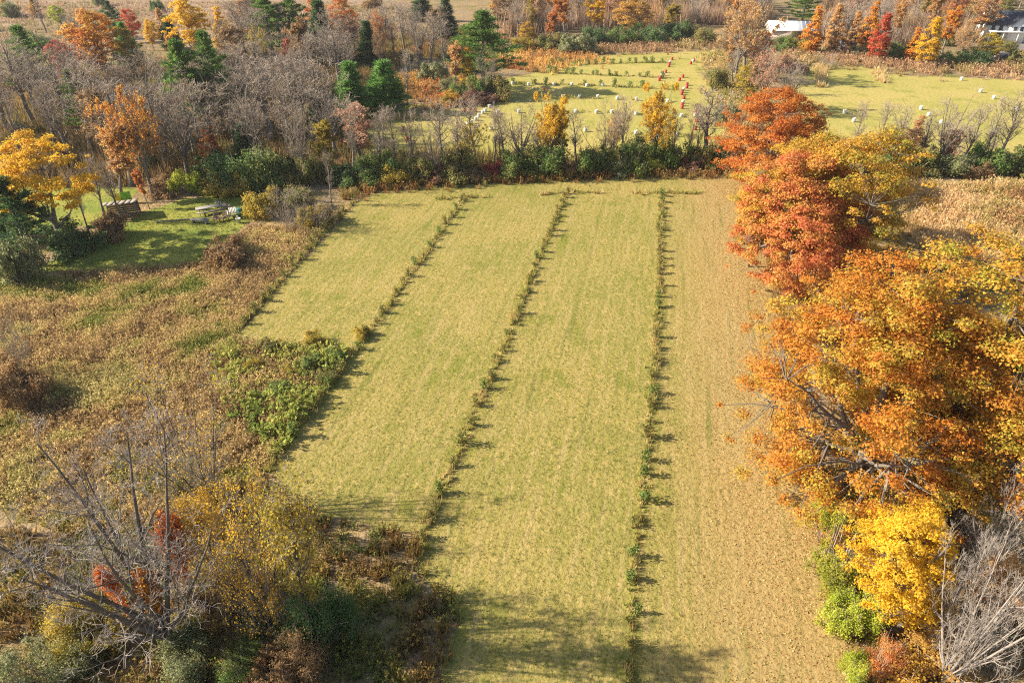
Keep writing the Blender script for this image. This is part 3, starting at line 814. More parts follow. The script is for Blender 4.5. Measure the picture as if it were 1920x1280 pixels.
TW = [lin("a08c78", 1.0), lin("b49c88", 1.05), lin("8c7a66", .95), lin("c0a088", 1.05), lin("a8946c", 1.0), lin("c89c74", 1.05)]
tufts("far_brushwood", px_poly([(930, 82), (1050, 60), (1340, 48), (1440, 56), (1440, 5), (930, 5)]), 0.16, (2.5, 6.5), 2.2, 26, TW, 33, M_GRASS, "dense leafless brushwood of the far wood above the barrel field", "brushwood", hvar=14.0, width=0.07, lean=0.3, nscale=(18, 5))
tufts("far_brushwood", px_poly([(1530, 88), (1690, 92), (1835, 70), (1835, 10), (1960, 10), (1960, -15), (1530, -5)]), 0.13, (2.5, 6), 2.2, 26, TW, 34, M_GRASS, "dense leafless brushwood behind the coloured trees along the far verge", "brushwood", hvar=14.0, width=0.07, lean=0.3, nscale=(18, 5))
tufts("verge_weeds", None, 0, (0.5, 1.3), 0.6, 11, [lin("a89060", 1.05), lin("bca272", 1.1), lin("8c8a4c", 1.0), lin("c08a5c", 1.05)], 35, M_GRASS, "brown weeds along the tree strip between the two far fields", "weeds", pts=strip_pts(rse, px_poly([(1352, 100), (1372, 160), (1385, 220), (1400, 300)]), 7.0, 2.2), width=0.05, heads=0.3)

# fallen leaves on the lane beside the maples
def litter():
    rs = np.random.RandomState(31)
    n = 24000
    t = rs.uniform(0, 1, n) ** 0.8
    y = 17 + 66 * t
    edge = 14.6 + (y - 17.6) * (28.9 - 14.6) / (83 - 17.6)
    x = edge + 2.0 - np.abs(rs.normal(0, 5.0, n)) * rs.uniform(0.2, 1.2, n)
    C = np.stack([x, y, rs.uniform(0.022, 0.05, n)], 1)
    N = rs.normal(0, 0.45, (n, 3)) + np.array([0, 0, 1.0])
    V, Q = leaf_quads(rs, C, N, 0.105)
    pal = np.array([lin("cc9c5c", .8), lin("c08a50", .75), lin("d4b070", .82), lin("b07c4c", .72), lin("d0b880", .82)])
    c = pal[rs.randint(0, 5, n)] * rs.uniform(0.7, 1.15, (n, 1))
    o = link("fallen_leaves", make_mesh("fallen_leaves", V, Q, M_LITTER, col=np.repeat(c, 4, 0)))
    tag(o, "brown and orange fallen leaves strewn on the lane beside the maples", "leaves", kind='stuff')
litter()

# ------------------------------------------------------------------ plant prototypes
for i in range(3): proto_bare(f"slender{i}", 100 + i, 'slender')
for i in range(3): proto_bare(f"round{i}", 110 + i, 'round')
for i in range(2): proto_bare(f"vase{i}", 120 + i, 'vase', H=9)
for i in range(2): proto_bare(f"brush{i}", 130 + i, 'brush', H=4)
proto_bare("sparse0", 140, 'slender', leaves=4200, lsize=0.24)
proto_bare("sparse1", 141, 'round', leaves=5200, lsize=0.24)
proto_bare("sparse3", 143, 'round', leaves=9500, lsize=0.23)
proto_bare("sparse2", 142, 'slender', leaves=9000, lsize=0.25)
for i in range(3): proto_leafy(f"leafy{i}", 200 + i, 12, 9, 'round', 0.22, 120, 13000, 0.27, clump=0.12, lob_amp=0.4)
for i in range(2): proto_leafy(f"flame{i}", 210 + i, 12, 6, 'flame', 0.08, 110, 11000, 0.28, clump=0.15, lob_amp=0.4)
def proto_shrub(name, seed, H, W, nleaf, lsize):
    rs = np.random.RandomState(seed)
    nl = rs.randint(6, 10)
    C, R = [], []
    for i in range(nl):
        az = rs.uniform(0, 6.28); rr = W * 0.34 * math.sqrt(rs.uniform(0, 1))
        top = H * (1.0 if i == 0 else rs.uniform(0.42, 0.95)) * (1 - 0.35 * rr / (0.34 * W))
        r = W * rs.uniform(0.13, 0.24)
        n = rs.randint(7, 14)
        for k in range(n):      # small clumps making up one lobe
            t = rs.uniform(0.1, 1.0)
            d = rs.normal(size=3); d /= np.linalg.norm(d)
            C.append([math.cos(az) * rr + d[0] * r * 0.75, math.sin(az) * rr + d[1] * r * 0.75, max(0.08 * H, (top - r * 0.5) * t + abs(d[2]) * r * 0.4)]); R.append(r * rs.uniform(0.3, 0.62))
    C = np.array(C); R = np.array(R)
    p = R ** 2; p /= p.sum()
    ci = rs.choice(len(C), nleaf, p=p)
    dv = rs.normal(size=(nleaf, 3)); dv /= np.linalg.norm(dv, axis=1, keepdims=True)
    P = C[ci] + dv * (R[ci] * rs.uniform(0, 1, nleaf) ** 0.5 * (1 + 0.3 * rs.normal(size=nleaf)))[:, None]
    P[:, 2] = np.maximum(P[:, 2], 0.04)
    out = P - np.array([0, 0, H * 0.3]); out /= (np.linalg.norm(out, axis=1, keepdims=True) + 1e-6)
    lv, lq = leaf_quads(rs, P, dv * 0.5 + out * 0.5 + rs.normal(0, 0.6, (nleaf, 3)) + np.array([0, 0, 0.35]), lsize)
    crnd = rs.uniform(0, 1, len(C))
    rnd = np.repeat(np.clip(0.55 * crnd[ci] + 0.45 * rs.uniform(0, 1, nleaf), 0, 1), 4)
    S = []
    for c, r in zip(C, R):
        a = np.array([c[0] * 0.25 + rs.normal(0, .05 * W), c[1] * 0.25 + rs.normal(0, .05 * W), -0.05])
        m = 0.5 * (a + c) + rs.normal(0, 0.04 * H, 3)
        e = c + np.array([c[0] * 0.12, c[1] * 0.12, r * rs.uniform(0.6, 1.9)])
        S += [np.concatenate([a, m, [0.011 * H, 0.008 * H]]), np.concatenate([m, c, [0.008 * H, 0.005 * H]]), np.concatenate([c, e, [0.004 * H, 0.0015 * H]])]
        for _ in range(2):
            e2 = c + rs.normal(0, 0.75 * r, 3) + np.array([0, 0, r * 0.8])
            S.append(np.concatenate([c, e2, [0.003 * H, 0.0012 * H]]))
    wm = make_mesh(name + "_stems", *frustums(S, 4), M_TWIG)
    cm = make_mesh(name + "_foliage", lv, lq, M_FOL, rnd=rnd)
    finish_proto(name, wm, cm)
for i in range(4): proto_shrub(f"shrub{i}", 220 + i, 4, 5.5, 9000, 0.17)
for i in range(3): proto_shrub(f"near_shrub{i}", 225 + i, 3.5, 5, 17000, 0.085)
for i in range(2): proto_pine(f"pine{i}", 230 + i, 15, 8, 0.26, irregular=0.5, csize=0.6, whorl=1.15, upturn=0.4, needles=42)
for i in range(2): proto_pine(f"youngpine{i}", 240 + i, 9, 5, 0.05, irregular=0.15, csize=0.55, whorl=0.5, upturn=0.25, taper=0.75)
proto_pine("spruce0", 250, 12, 4.5, 0.06, irregular=0.12, csize=0.5, whorl=0.5, droop=0.25, upturn=0.1, taper=0.95)

def tree(name, proto, x, ytop, ybase, wpx, label, cat="tree", pal=None, group=None, seed=0, h=None, parts=("trunk", "crown"), pos=None, rz=None):
    wood, crown, H0, W0 = PROTO[proto]
    if pos is None:
        Y = g(x, ybase)[1]
        hh = h if h else max(0.5, height_at(Y, ytop))
        dz = depth_of(Y, 0.65 * hh)
        X = (x - 960) / FPX * dz
        w = wpx * dz / FPX
    else:
        X, Y, hh, w = pos
    rs = np.random.RandomState(int(abs(X * 37 + Y * 91) * 10) % 99991 + seed)
    sx = w / W0
    root = empty(name, (X, Y, 0), rs.uniform(0, 6.28) if rz is None else rz, (sx, sx, hh / H0))
    tag(root, label, cat, group)
    a = link(parts[0], wood, root); b = link(parts[1], crown, root)
    if pal:
        set_leaf(b, pal)
    lf = PROTO.get(proto + "_leaf")
    if lf is not None:
        c = link("foliage", lf, root)
        set_leaf(c, pal)
    return root

def shrub(x, ytop, ybase, w, label, pal, group=None, k=0, name="shrub"):
    Y = g(x, ybase)[1]
    phi = math.atan2(CAM_H, Y)
    dep = depth_of(Y, 1.0)
    wm = w * dep / FPX * 1.12
    E = (ybase - ytop) * dep / FPX
    hm = max(0.45 * wm, (E - 0.55 * wm * math.sin(phi)) / math.cos(phi))
    Yc = Y + 0.35 * wm
    posn = ((x - 960) / FPX * depth_of(Yc, hm * 0.5), Yc, hm, wm)
    pr = f"shrub{k % 4}" if ybase < 800 else f"near_shrub{k % 3}"
    return tree(name, pr, x, ytop, ybase, w, label, "shrub", pal, group, parts=("stems", "foliage"), pos=posn)

# ------------------------------------------------------------------ hero trees on the right
def hero(name, label, x, ytop, z_mid_px, h, wm, shape, cb, nclump, nleaf, ls, pal, seed, bark=None, **kw):
    """x, z_mid_px: pixel of the crown's middle, whose height above ground is known from h and cb"""
    zc = h * (cb + 1) / 2
    X, Y = g(x, z_mid_px, zc)
    proto_leafy("hero_%d" % seed, seed, h, wm, shape, cb, nclump, nleaf, ls, bark=bark, tri=True, **kw)
    wood, crown, H0, W0 = PROTO["hero_%d" % seed]
    root = empty(name, (X, Y, 0))
    tag(root, label, "tree")
    link("trunk", wood, root); b = link("crown", crown, root)
    set_leaf(b, pal)
    return root

hero("maple_tree", "huge orange maple overhanging the field's right edge, pale trunk showing through", 1648, 0, 690, 17.0, 15.0, 'dome', 0.05, 460, 150000, 0.118, 'mapleleft', 301, clump=0.072, lob_amp=0.5, inner=0.55)
hero("maple_tree", "huge yellow-orange maple with green tints at the right edge of the picture", 1862, 0, 690, 17.5, 14.0, 'dome', 0.06, 400, 120000, 0.12, 'mapleright', 302, clump=0.075, lob_amp=0.5, inner=0.55)
hero("maple_tree", "red-orange maple in front of the yellow one, beside the field's far right corner", 1510, 0, 420, 12.5, 13.0, 'dome', 0.08, 340, 80000, 0.15, 'redorange', 303, clump=0.075, lob_amp=0.5)
hero("maple_tree", "golden yellow and olive maple behind the red-orange maple", 1562, 0, 348, 15.5, 16.5, 'round', 0.14, 330, 74000, 0.155, 'amber', 304, clump=0.075, lob_amp=0.5)
hero("oak_tree", "broad rust-orange oak at the right end of the hedgerow", 1462, 0, 252, 12.5, 14.5, 'dome', 0.14, 300, 56000, 0.165, 'rust', 305, clump=0.075, lob_amp=0.4)
hero("maple_tree", "bright yellow maple in the lower right corner beside bare grey branches", 1738, 0, 1035, 9.5, 6.6, 'round', 0.22, 280, 60000, 0.085, 'yellow', 306, clump=0.078, lob_amp=0.6)
hero("walnut_tree", "golden yellow tree with dark forked trunk at the left edge", 62, 0, 325, 11.5, 10.0, 'dome', 0.36, 120, 19000, 0.18, 'yellow', 307, clump=0.085, wood_r=0.024, inner=0.4)

# ------------------------------------------------------------------ evergreens
PN = [
    ("pine0", 140, 130, 262, 60, 'pine', "green pine among bare trees left of the half-bare orange tree"),
    ("spruce0", 455, 235, 330, 46, 'darkpine', "dark spruce behind the round green shrubs of the lawn"),
    ("spruce0", 690, 40, 130, 44, 'darkpine', "dark spruce beside the dark forked bare tree"),
    ("pine1", 270, 215, 300, 44, 'darkpine', "small dark pine right of the half-bare orange tree"),
    ("pine1", 22, 335, 498, 120, 'darkpine', "very dark pine at the left edge beside the golden tree"),  # proto, x, ytop, ybase, width, palette, label
    ("pine0", 50, 48, 190, 95, 'pine', "dark green pine with spreading top at the upper left edge of the wood"),
    ("pine1", 345, 75, 262, 95, 'pine', "left one of the two big pines in the middle of the wood"),
    ("pine0", 395, 58, 255, 95, 'pine', "right one of the two big pines in the middle of the wood"),
    ("pine1", 500, -14, 120, 75, 'pine', "tall pine, leftmost of the pine clump at the top of the wood"),
    ("pine0", 548, -18, 118, 75, 'pine', "tall pine in the middle of the clump at the top of the wood"),
    ("spruce0", 602, 2, 125, 60, 'darkpine', "dark pointed evergreen, rightmost of the clump at the top of the wood"),
    ("pine1", 903, 20, 172, 120, 'pine', "tall ragged dark pine standing above the green shrubs left of the barrel field"),
    ("youngpine0", 657, 116, 222, 60, 'youngpine', "slimmer young pine, left of the pair behind the hedgerow"),
    ("youngpine1", 716, 114, 212, 78, 'youngpine', "bushy conical young pine, right of the pair behind the hedgerow"),
    ("spruce0", 316, 30, 92, 34, 'darkpine', "small dark spruce right of the orange maple in the upper left"),
    ("pine0", 206, 2, 72, 42, 'darkpine', "dark pine behind the orange maple in the upper left"),
    ("youngpine1", 232, 42, 130, 42, 'youngpine', "green pine in front of the orange maple in the upper left"),
    ("youngpine0", 600, 172, 238, 48, 'darkpine', "low dark evergreen among bare trees left of the slim young pine"),
    ("spruce0", 835, -5, 84, 44, 'darkpine', "dark narrow spruce at the top left of the tall ragged pine"),
    ("pine1", 1512, -22, 50, 62, 'pine', "green pine above the long white shed roof"),
    ("youngpine0", 198, 186, 260, 40, 'youngpine', "light green young pine left of the half-bare orange tree"),
    ("spruce0", 790, -20, 40, 40, 'darkpine', "dark evergreen at the top edge left of the narrow spruce"),
]
for pr, x, yt, yb, w, pal, lab in PN:
    tree("spruce_tree" if pr.startswith("spruce") else "pine_tree", pr, x, yt, yb, w, lab, "pine" if not pr.startswith("spruce") else "spruce", pal)

# ------------------------------------------------------------------ coloured trees
CT = [
    ("leafy1", 1425, 335, 500, 80, 'amber', "yellow-green tree at the left side of the red-orange maple"),
    ("leafy0", 1640, 300, 450, 110, 'yolive', "olive-gold tree right of the red-orange maple"),
    ("leafy0", 176, 18, 150, 104, 'orange', "big orange maple at the upper left before the open meadow"),
    ("leafy1", 236, 56, 150, 50, 'yolive', "olive and gold tree right of the upper left orange maple"),
    ("leafy2", 112, 76, 165, 52, 'red', "red tree right of the upper left dark pine"),
    ("leafy1", 242, 18, 80, 34, 'red', "small red tree behind the dark pine in the upper left"),
    ("leafy2", 146, 55, 120, 24, 'red', "red treetop at the left side of the upper left orange maple"),
    ("leafy0", 352, -4, 118, 76, 'yellow', "broad yellow tree at the top edge of the wood"),
    ("flame0", 411, 14, 105, 36, 'yellow', "narrow pointed yellow tree right of the broad yellow one"),
    ("leafy2", 280, 36, 95, 30, 'yellow', "small yellow tree left of the small dark spruce"),
    ("flame1", 300, 16, 80, 24, 'peach', "pale peach tree behind the small yellow one"),
    ("flame0", 540, 74, 150, 34, 'red', "pointed red tree alone among bare trees below the pine clump"),
    ("leafy0", 590, -6, 70, 34, 'redorange', "orange treetop between the pines at the top edge"),
    ("leafy1", 643, -2, 112, 58, 'redorange', "orange tree right of the dark pine clump at the top edge"),
    ("sparse1", 248, 160, 372, 120, 'orange', "large half-bare tree with orange leaves at its top, behind the lean-to"),
    ("sparse2", 200, 232, 380, 90, 'peach', "half-bare tree with brownish orange leaves right of the golden tree"),
    ("flame1", 396, 238, 320, 46, 'redorange', "small red-orange tree above the round dark green shrub"),
    ("sparse2", 266, 318, 392, 26, 'redorange', "thin orange sapling right of the lean-to roof"),
    ("sparse2", 600, 232, 330, 70, 'yolive', "half-bare tree with dull yellow leaves behind the olive shrubs"),
    ("sparse1", 878, 228, 322, 78, 'yolive', "half-bare olive-brown tree in the hedgerow left of the white barrel"),
    ("flame0", 878, 82, 176, 26, 'yellow', "slim bright yellow tree in front of the tall ragged pine"),
    ("sparse2", 852, 80, 180, 48, 'peach', "thin peach-leaved tree left of the slim bright yellow tree"),
    ("sparse3", 1034, 172, 320, 86, 'yellow', "yellow-topped tree in the middle of the hedgerow"),
    ("sparse2", 1062, 206, 318, 56, 'yolive', "smaller yellow tree just right of the yellow-topped hedgerow tree"),
    ("sparse3", 1236, 160, 312, 88, 'yellow', "golden yellow tree standing alone at the right of the hedgerow"),
    ("leafy2", 1192, -6, 72, 72, 'gold', "large golden oak at the top edge behind the dark green shrubs"),
    ("leafy0", 1120, -14, 60, 40, 'yellow', "yellow treetop left of the golden oak"),
    ("sparse2", 1062, -8, 76, 44, 'redorange', "orange half-bare tree left of the yellow treetop at the top edge"),
    ("sparse2", 1030, 20, 86, 36, 'redorange', "orange-brown half-bare tree above the green shrubs left of the round shrub"),
    ("leafy1", 990, 42, 90, 34, 'amber', "small amber tree right of the tall ragged pine"),
    ("sparse1", 1010, -10, 66, 46, 'pink', "pinkish half-bare tree at the top edge above the amber tree"),
    ("sparse2", 1250, 8, 66, 44, 'yolive', "olive-gold half-bare tree right of the golden oak"),
    ("sparse1", 1396, -14, 152, 112, 'peach', "tall half-bare orange tree between the two far fields"),
    ("sparse1", 1440, 88, 205, 86, 'pink', "pinkish half-bare tree above the rust-orange oak"),
    ("leafy2", 1405, 118, 200, 46, 'yolive', "small yellow-olive tree left of the pinkish half-bare tree"),
    ("flame0", 1530, 12, 104, 38, 'flame', "orange-yellow tree at the right end of the white shed roof"),
    ("flame1", 1568, 8, 98, 36, 'peach', "pale peach tree right of the shed's orange-yellow tree"),
    ("flame1", 1604, 22, 100, 30, 'peach', "second pale peach tree, left of the orange flame tree"),
    ("flame0", 1637, 4, 102, 38, 'flame', "tall orange tree left of the bright red tree"),
    ("flame1", 1659, 26, 116, 40, 'red', "bright red pointed tree along the far verge"),
    ("flame0", 1716, 52, 118, 30, 'flame', "small orange-yellow tree left of the tall golden one at the verge"),
    ("flame1", 1752, 34, 124, 46, 'yellow', "tall golden yellow pointed tree along the far verge"),
    ("sparse2", 1782, 14, 110, 50, 'flame', "peach-orange half-bare tree behind the tall golden one"),
    ("sparse1", 1815, 46, 116, 60, 'peach', "pale peach half-bare tree left of the white house"),
    ("leafy0", 1862, 62, 118, 46, 'yolive', "yellow-green tree below the white house"),
    ("leafy1", 1893, -6, 32, 30, 'olive', "green treetop behind the white house roof"),
    ("flame0", 1720, 218, 302, 44, 'peach', "small peach-orange tree in the right hedgerow"),
    ("flame1", 60, -8, 34, 22, 'gold', "thin golden tree at the top left corner of the open meadow"),
    ("flame0", 8, -2, 32, 24, 'gold', "golden treetop at the very left of the top edge"),
    ("leafy0", 107, 10, 52, 28, 'lime', "yellow-green tree standing in the open meadow"),
    ("sparse2", 445, -6, 52, 60, 'peach', "peach half-bare tree between the yellow trees and the pine clump"),
    ("sparse2", 350, 130, 262, 60, 'peach', "half-bare tree with few orange leaves below the two big pines"),
]
for pr, x, yt, yb, w, pal, lab in CT:
    tree("maple_tree" if pr.startswith(("leafy", "flame")) else "half_bare_tree", pr, x, yt, yb, w, lab, "tree", pal)

# ------------------------------------------------------------------ shrubs
SH = [
    (5, 372, 470, 90, 'darkgreen', "very dark green shrub at the left edge under the golden tree"),
    (418, 276, 358, 96, 'darkgreen', "round dark green shrub behind the picnic lawn"),
    (490, 272, 362, 96, 'green', "mid-green shrub right of the round dark one behind the lawn"),
    (548, 280, 352, 70, 'olive', "olive shrub right of the mid-green one behind the lawn"),
    (590, 285, 350, 60, 'olive', "second olive shrub, left of the pale bare poplar"),
    (352, 318, 370, 56, 'lime', "small yellow-green shrub left of the round dark one"),
    (300, 345, 372, 60, 'brown', "low brown shrub at the back edge of the picnic lawn"),
    (430, 350, 372, 90, 'yolive', "low golden-olive shrub below the round dark one"),
    (500, 352, 412, 62, 'yolive', "yellow-olive shrub at the left end of the thicket beside the lawn"),
    (585, 378, 428, 60, 'yolive', "shrub with yellow patches in the thicket beside the lawn"),
    (555, 345, 400, 60, 'olive', "olive shrub at the back of the thicket beside the lawn"),
    (865, 148, 190, 36, 'green', "left one of the round green shrubs below the tall ragged pine"),
    (900, 143, 192, 44, 'green', "middle one of the round green shrubs below the tall ragged pine"),
    (938, 140, 190, 50, 'olive', "right olive shrub below the tall ragged pine"),
    (835, 148, 178, 30, 'grey', "small grey-green shrub left of the round green shrubs"),
    (905, 180, 197, 60, 'maroon', "low dark red shrub beside the line of white barrels"),
    (850, 178, 200, 46, 'amber', "low golden shrub left of the dark red one"),
    (1078, 62, 104, 62, 'grey', "round pale green shrub at the top left corner of the barrel field"),
    (1120, 52, 90, 50, 'darkgreen', "dark shrub just right of the round pale green one"),
    (1165, 48, 86, 56, 'green', "green shrub below the golden oak, left part of the far shrub row"),
    (1215, 46, 84, 56, 'darkgreen', "dark green shrub below the golden oak's right side"),
    (1265, 40, 80, 60, 'darkgreen', "dark green shrub in the right half of the far shrub row"),
    (1350, 128, 172, 40, 'olive', "olive shrub at the barrel field's right edge below the tall half-bare tree"),
    (1362, 185, 235, 44, 'grey', "grey-green shrub left of the rust-orange oak"),
    (1318, 50, 82, 50, 'olive', "olive shrub at the right end of the far shrub row"),
    (1030, 62, 96, 56, 'olive', "dark olive shrub left of the round pale green one"),
    (975, 72, 98, 46, 'yolive', "yellow-olive shrub right of the ragged pine's lowest branches"),
    (1470, 70, 98, 54, 'green', "green shrub below the left end of the white shed roof"),
    (1505, 74, 100, 44, 'yolive', "yellow-olive shrub below the right end of the white shed roof"),
    (1610, 84, 106, 36, 'grey', "grey-green shrub left of the bright red tree's foot"),
    (1690, 82, 118, 44, 'green', "green shrub right of the bright red tree"),
    (1790, 98, 124, 50, 'green', "green shrub right of the tall golden tree's foot"),
    (1835, 96, 126, 54, 'darkgreen', "dark shrub left of the parked car"),
    (1912, 90, 126, 40, 'olive', "olive shrub right of the parked car"),
    (1705, 30, 66, 60, 'brown', "brownish thicket behind the red and golden verge trees"),
    (1490, 118, 140, 50, 'maroon', "low reddish-brown shrub at the left corner of the right-hand field"),
    (20, 440, 540, 76, 'grey', "grey-green shrub at the left edge below the lawn"),
    (120, 425, 490, 110, 'darkgreen', "dark shaded shrub under the golden tree"),
    (200, 400, 455, 60, 'brown', "brown bramble below the lean-to"),
    (30, 660, 770, 90, 'brown', "brown shaded shrub at the left edge of the weed meadow"),
    (415, 460, 510, 90, 'brown', "dark brown bramble between the lawn and the mown field"),
    # row along the mown field's right edge
    (1546, 905, 985, 60, 'lime', "lime green shrub under the orange maple at the field edge"),
    (1580, 960, 1105, 120, 'yellowgreen', "large yellow-olive shrub left of the bright yellow maple"),
    (1612, 1100, 1215, 100, 'lime', "lime shrub below the large yellow-olive one at the field edge"),
    (1600, 1225, 1300, 70, 'lime', "lime shrub at the bottom edge beside the red shrub"),
    (1655, 1192, 1300, 92, 'redorange', "red-orange shrub at the bottom edge of the picture"),
    (1770, 1190, 1340, 190, 'gold', "pale golden shrub in the bottom right corner"),
    (1660, 870, 1000, 130, 'olive', "olive shrub in the shade under the orange maple"),
    (1800, 830, 980, 160, 'yellowgreen', "yellow-green shrub under the yellow-orange maple"),
    (1900, 1040, 1180, 110, 'peach', "peach-leaved shrub behind the bare grey branches at lower right"),
    # foreground left
    (325, 1205, 1320, 150, 'grey', "pale green shrub at the bottom edge below the forked bare tree"),
    (440, 1215, 1320, 110, 'green', "green shrub at the bottom edge right of the pale green one"),
    (150, 1120, 1245, 130, 'yolive', "yellow-leaved shrub left of the forked bare tree"),
    (590, 1090, 1240, 120, 'darkgreen', "dark shaded shrub at the right of the foreground trees"),
    (60, 1190, 1330, 160, 'grey', "grey-green shrub in the bottom left corner"),
    (540, 1200, 1330, 130, 'brown', "brownish shrub at the bottom edge left of the mown field"),
    (440, 1060, 1190, 120, 'brown', "brown twiggy shrub below the yellow foreground tree"),
]
for i, (x, yt, yb, w, pal, lab) in enumerate(SH):
    shrub(x, yt, yb, w, lab, pal, k=i)

# hedgerow shrubs, left to right
HD = [(655, 296, 352, 80, 'darkgreen'), (700, 282, 350, 76, 'green'), (740, 300, 350, 62, 'yolive'), (775, 286, 348, 70, 'olive'), (815, 300, 346, 66, 'maroon'),
      (850, 276, 346, 70, 'olive'), (890, 302, 342, 60, 'brown'), (934, 300, 336, 44, 'crimson'), (968, 276, 338, 70, 'green'), (1018, 266, 336, 84, 'green'),
      (1068, 292, 334, 56, 'brown'), (1108, 270, 334, 74, 'green'), (1150, 288, 334, 66, 'grey'), (1186, 258, 330, 66, 'green'), (1226, 284, 326, 46, 'lime'),
      (1260, 262, 326, 74, 'green'), (1300, 288, 326, 54, 'maroon'), (1340, 268, 324, 60, 'olive')]
for i, (x, yt, yb, w, pal) in enumerate(HD):
    shrub(x, yt, yb, w, f"{ordinal(i + 1)} leafy shrub from the left in the hedgerow beyond the mown field", pal, "shrubs of the middle hedgerow", k=i + 1, name="hedge_shrub")
HR = [(1660, 272, 334, 90, 'green'), (1715, 262, 336, 90, 'olive'), (1768, 286, 334, 76, 'grey'), (1822, 296, 336, 60, 'brown'), (1872, 268, 338, 90, 'green'), (1935, 280, 338, 80, 'olive')]
for i, (x, yt, yb, w, pal) in enumerate(HR):
    shrub(x, yt, yb, w, f"{ordinal(i + 1)} leafy shrub from the left in the right hedgerow behind the maples", pal, "shrubs of the right hedgerow", k=i, name="hedge_shrub")
# green weeds-like bushes in the unmown corner
for i, (x, y) in enumerate(sorted([(680, 628), (590, 645), (548, 700), (610, 712), (500, 660), (585, 690), (560, 745), (520, 735), (470, 690), (625, 675)])):
    shrub(x, y - 20 - (i * 7) % 9, y + 10, 30 + (i * 13) % 14, f"small bright green bush, {ordinal(i + 1)} from the left in the unmown field corner", ('yolive', 'olive', 'green')[i % 3], "bright green bushes in the unmown corner", k=i, name="small_bush")

# ------------------------------------------------------------------ bare trees one can single out
BT = [
    ("round0", 980, 182, 322, 92, "spreading bare tree in the hedgerow left of the yellow-topped tree"),
    ("slender0", 926, 196, 322, 34, "slim bare tree in the hedgerow, left one of a close pair"),
    ("slender1", 940, 206, 320, 30, "slim bare tree in the hedgerow, right one of a close pair"),
    ("vase0", 1140, 184, 318, 88, "bare tree with several upright stems in the hedgerow"),
    ("slender2", 1172, 178, 314, 40, "bare tree leaning right beside the many-stemmed one"),
    ("slender0", 1294, 190, 316, 34, "slender bare tree right of the lone golden hedgerow tree"),
    ("slender1", 1316, 200, 318, 34, "second slender bare tree right of the lone golden hedgerow tree"),
    ("slender2", 1268, 210, 316, 30, "small bare tree close to the lone golden hedgerow tree"),
    ("vase1", 806, 196, 334, 84, "bare many-stemmed tree in the left half of the hedgerow"),
    ("slender2", 856, 190, 332, 44, "upright grey bare tree left of the half-bare olive-brown tree"),
    ("slender0", 736, 196, 336, 50, "bare tree in the hedgerow below the bushy young pine"),
    ("slender1", 704, 210, 338, 44, "bare tree in the hedgerow between the two young pines"),
    ("slender2", 768, 206, 336, 40, "bare tree in the hedgerow left of the many-stemmed one"),
    ("slender1", 652, 190, 340, 50, "bare tree at the left end of the hedgerow below the slim young pine"),
    ("slender0", 612, 284, 385, 30, "narrow pale bare poplar behind the thicket beside the lawn"),
    ("round1", 712, -10, 118, 70, "dark forked bare tree standing against the pale open meadow"),
    ("round2", 920, 92, 186, 54, "pale grey bare tree in front of the tall ragged pine's foot"),
    ("slender1", 758, 90, 198, 34, "thin bare tree right of the bushy young pine"),
    ("slender2", 1690, 198, 318, 46, "bare tree with a leaning trunk just right of the yellow maple"),
    ("slender0", 1652, 190, 316, 50, "dark straight bare tree nearest the maples in the right hedgerow"),
    ("slender1", 1618, 190, 312, 36, "thin bare tree behind the maples' right side"),
    ("slender2", 1742, 205, 316, 40, "bare tree in the right hedgerow beside the peach-orange tree"),
    ("round0", 1790, 160, 318, 80, "large bare tree in the middle of the right hedgerow"),
    ("slender1", 1830, 190, 318, 50, "bare tree right of the large one in the right hedgerow"),
    ("slender0", 1862, 178, 316, 50, "second bare tree right of the large one in the right hedgerow"),
    ("slender2", 1905, 170, 318, 52, "bare tree at the right end of the right hedgerow"),
    ("round1", 1490, 105, 215, 70, "pale grey bare tree above the rust-orange oak's right side"),
    ("vase0", 1465, 205, 345, 70, "grey bare brush standing in front of the rust-orange oak"),
    ("vase1", 1600, 415, 520, 70, "grey bare brush between the red-orange and the huge orange maple"),
    ("slender0", 1408, 30, 150, 70, "grey bare tree inside the tall half-bare orange one"),
    ("slender0", 72, -8, 62, 34, "thin bare tree in the open meadow at the upper left"),
    ("round0", 130, 12, 76, 46, "bare tree beside the yellow-green tree in the open meadow"),
    ("slender1", 170, 285, 415, 44, "leaning thin bare tree left of the lean-to"),
    ("slender2", 205, 300, 412, 40, "thin bare tree just left of the lean-to roof"),
    ("slender1", 140, 320, 440, 36, "thin bare tree between the golden tree and the lean-to"),
    ("round2", 560, 175, 345, 80, "bare tree with drooping pale twigs behind the green shrubs"),
    ("round1", 470, 150, 330, 86, "broad bare tree behind the mid-green shrub"),
]
for pr, x, yt, yb, w, lab in BT:
    tree("bare_tree", pr, x, yt, yb, w, lab)

BB = [("brush0", 545, 352, 432, 96, "brown leafless thicket bush beside the picnic lawn"), ("brush1", 600, 360, 426, 90, "second leafless bush, at the right of the thicket beside the lawn"),
      ("brush1", 12, 570, 700, 90, "grey leafless bush cut by the left edge of the picture"), ("brush0", 790, 186, 215, 60, "dark leafless brush, left half of the row behind the hedgerow"),
      ("brush1", 735, 186, 216, 60, "dark leafless brush right of the bushy young pine's foot"), ("brush0", 1325, 122, 150, 44, "brown leafless bush at the right edge of the barrel field"),
      ("brush1", 300, 830, 930, 120, "grey leafless bush below the yellow-leaved bare tree"), ("brush0", 1560, 100, 128, 60, "brown leafless brush at the corner of the right-hand field"),
      ("brush0", 1870, 860, 1010, 130, "leafless brush under the yellow-orange maple at right"), ("brush1", 1700, 900, 1010, 110, "leafless brush between the orange and yellow maples")]
for pr, x, yt, yb, w, lab in BB:
    tree("leafless_bush", pr, x, yt, yb, w, lab, "bush", parts=("stems", "twigs"))

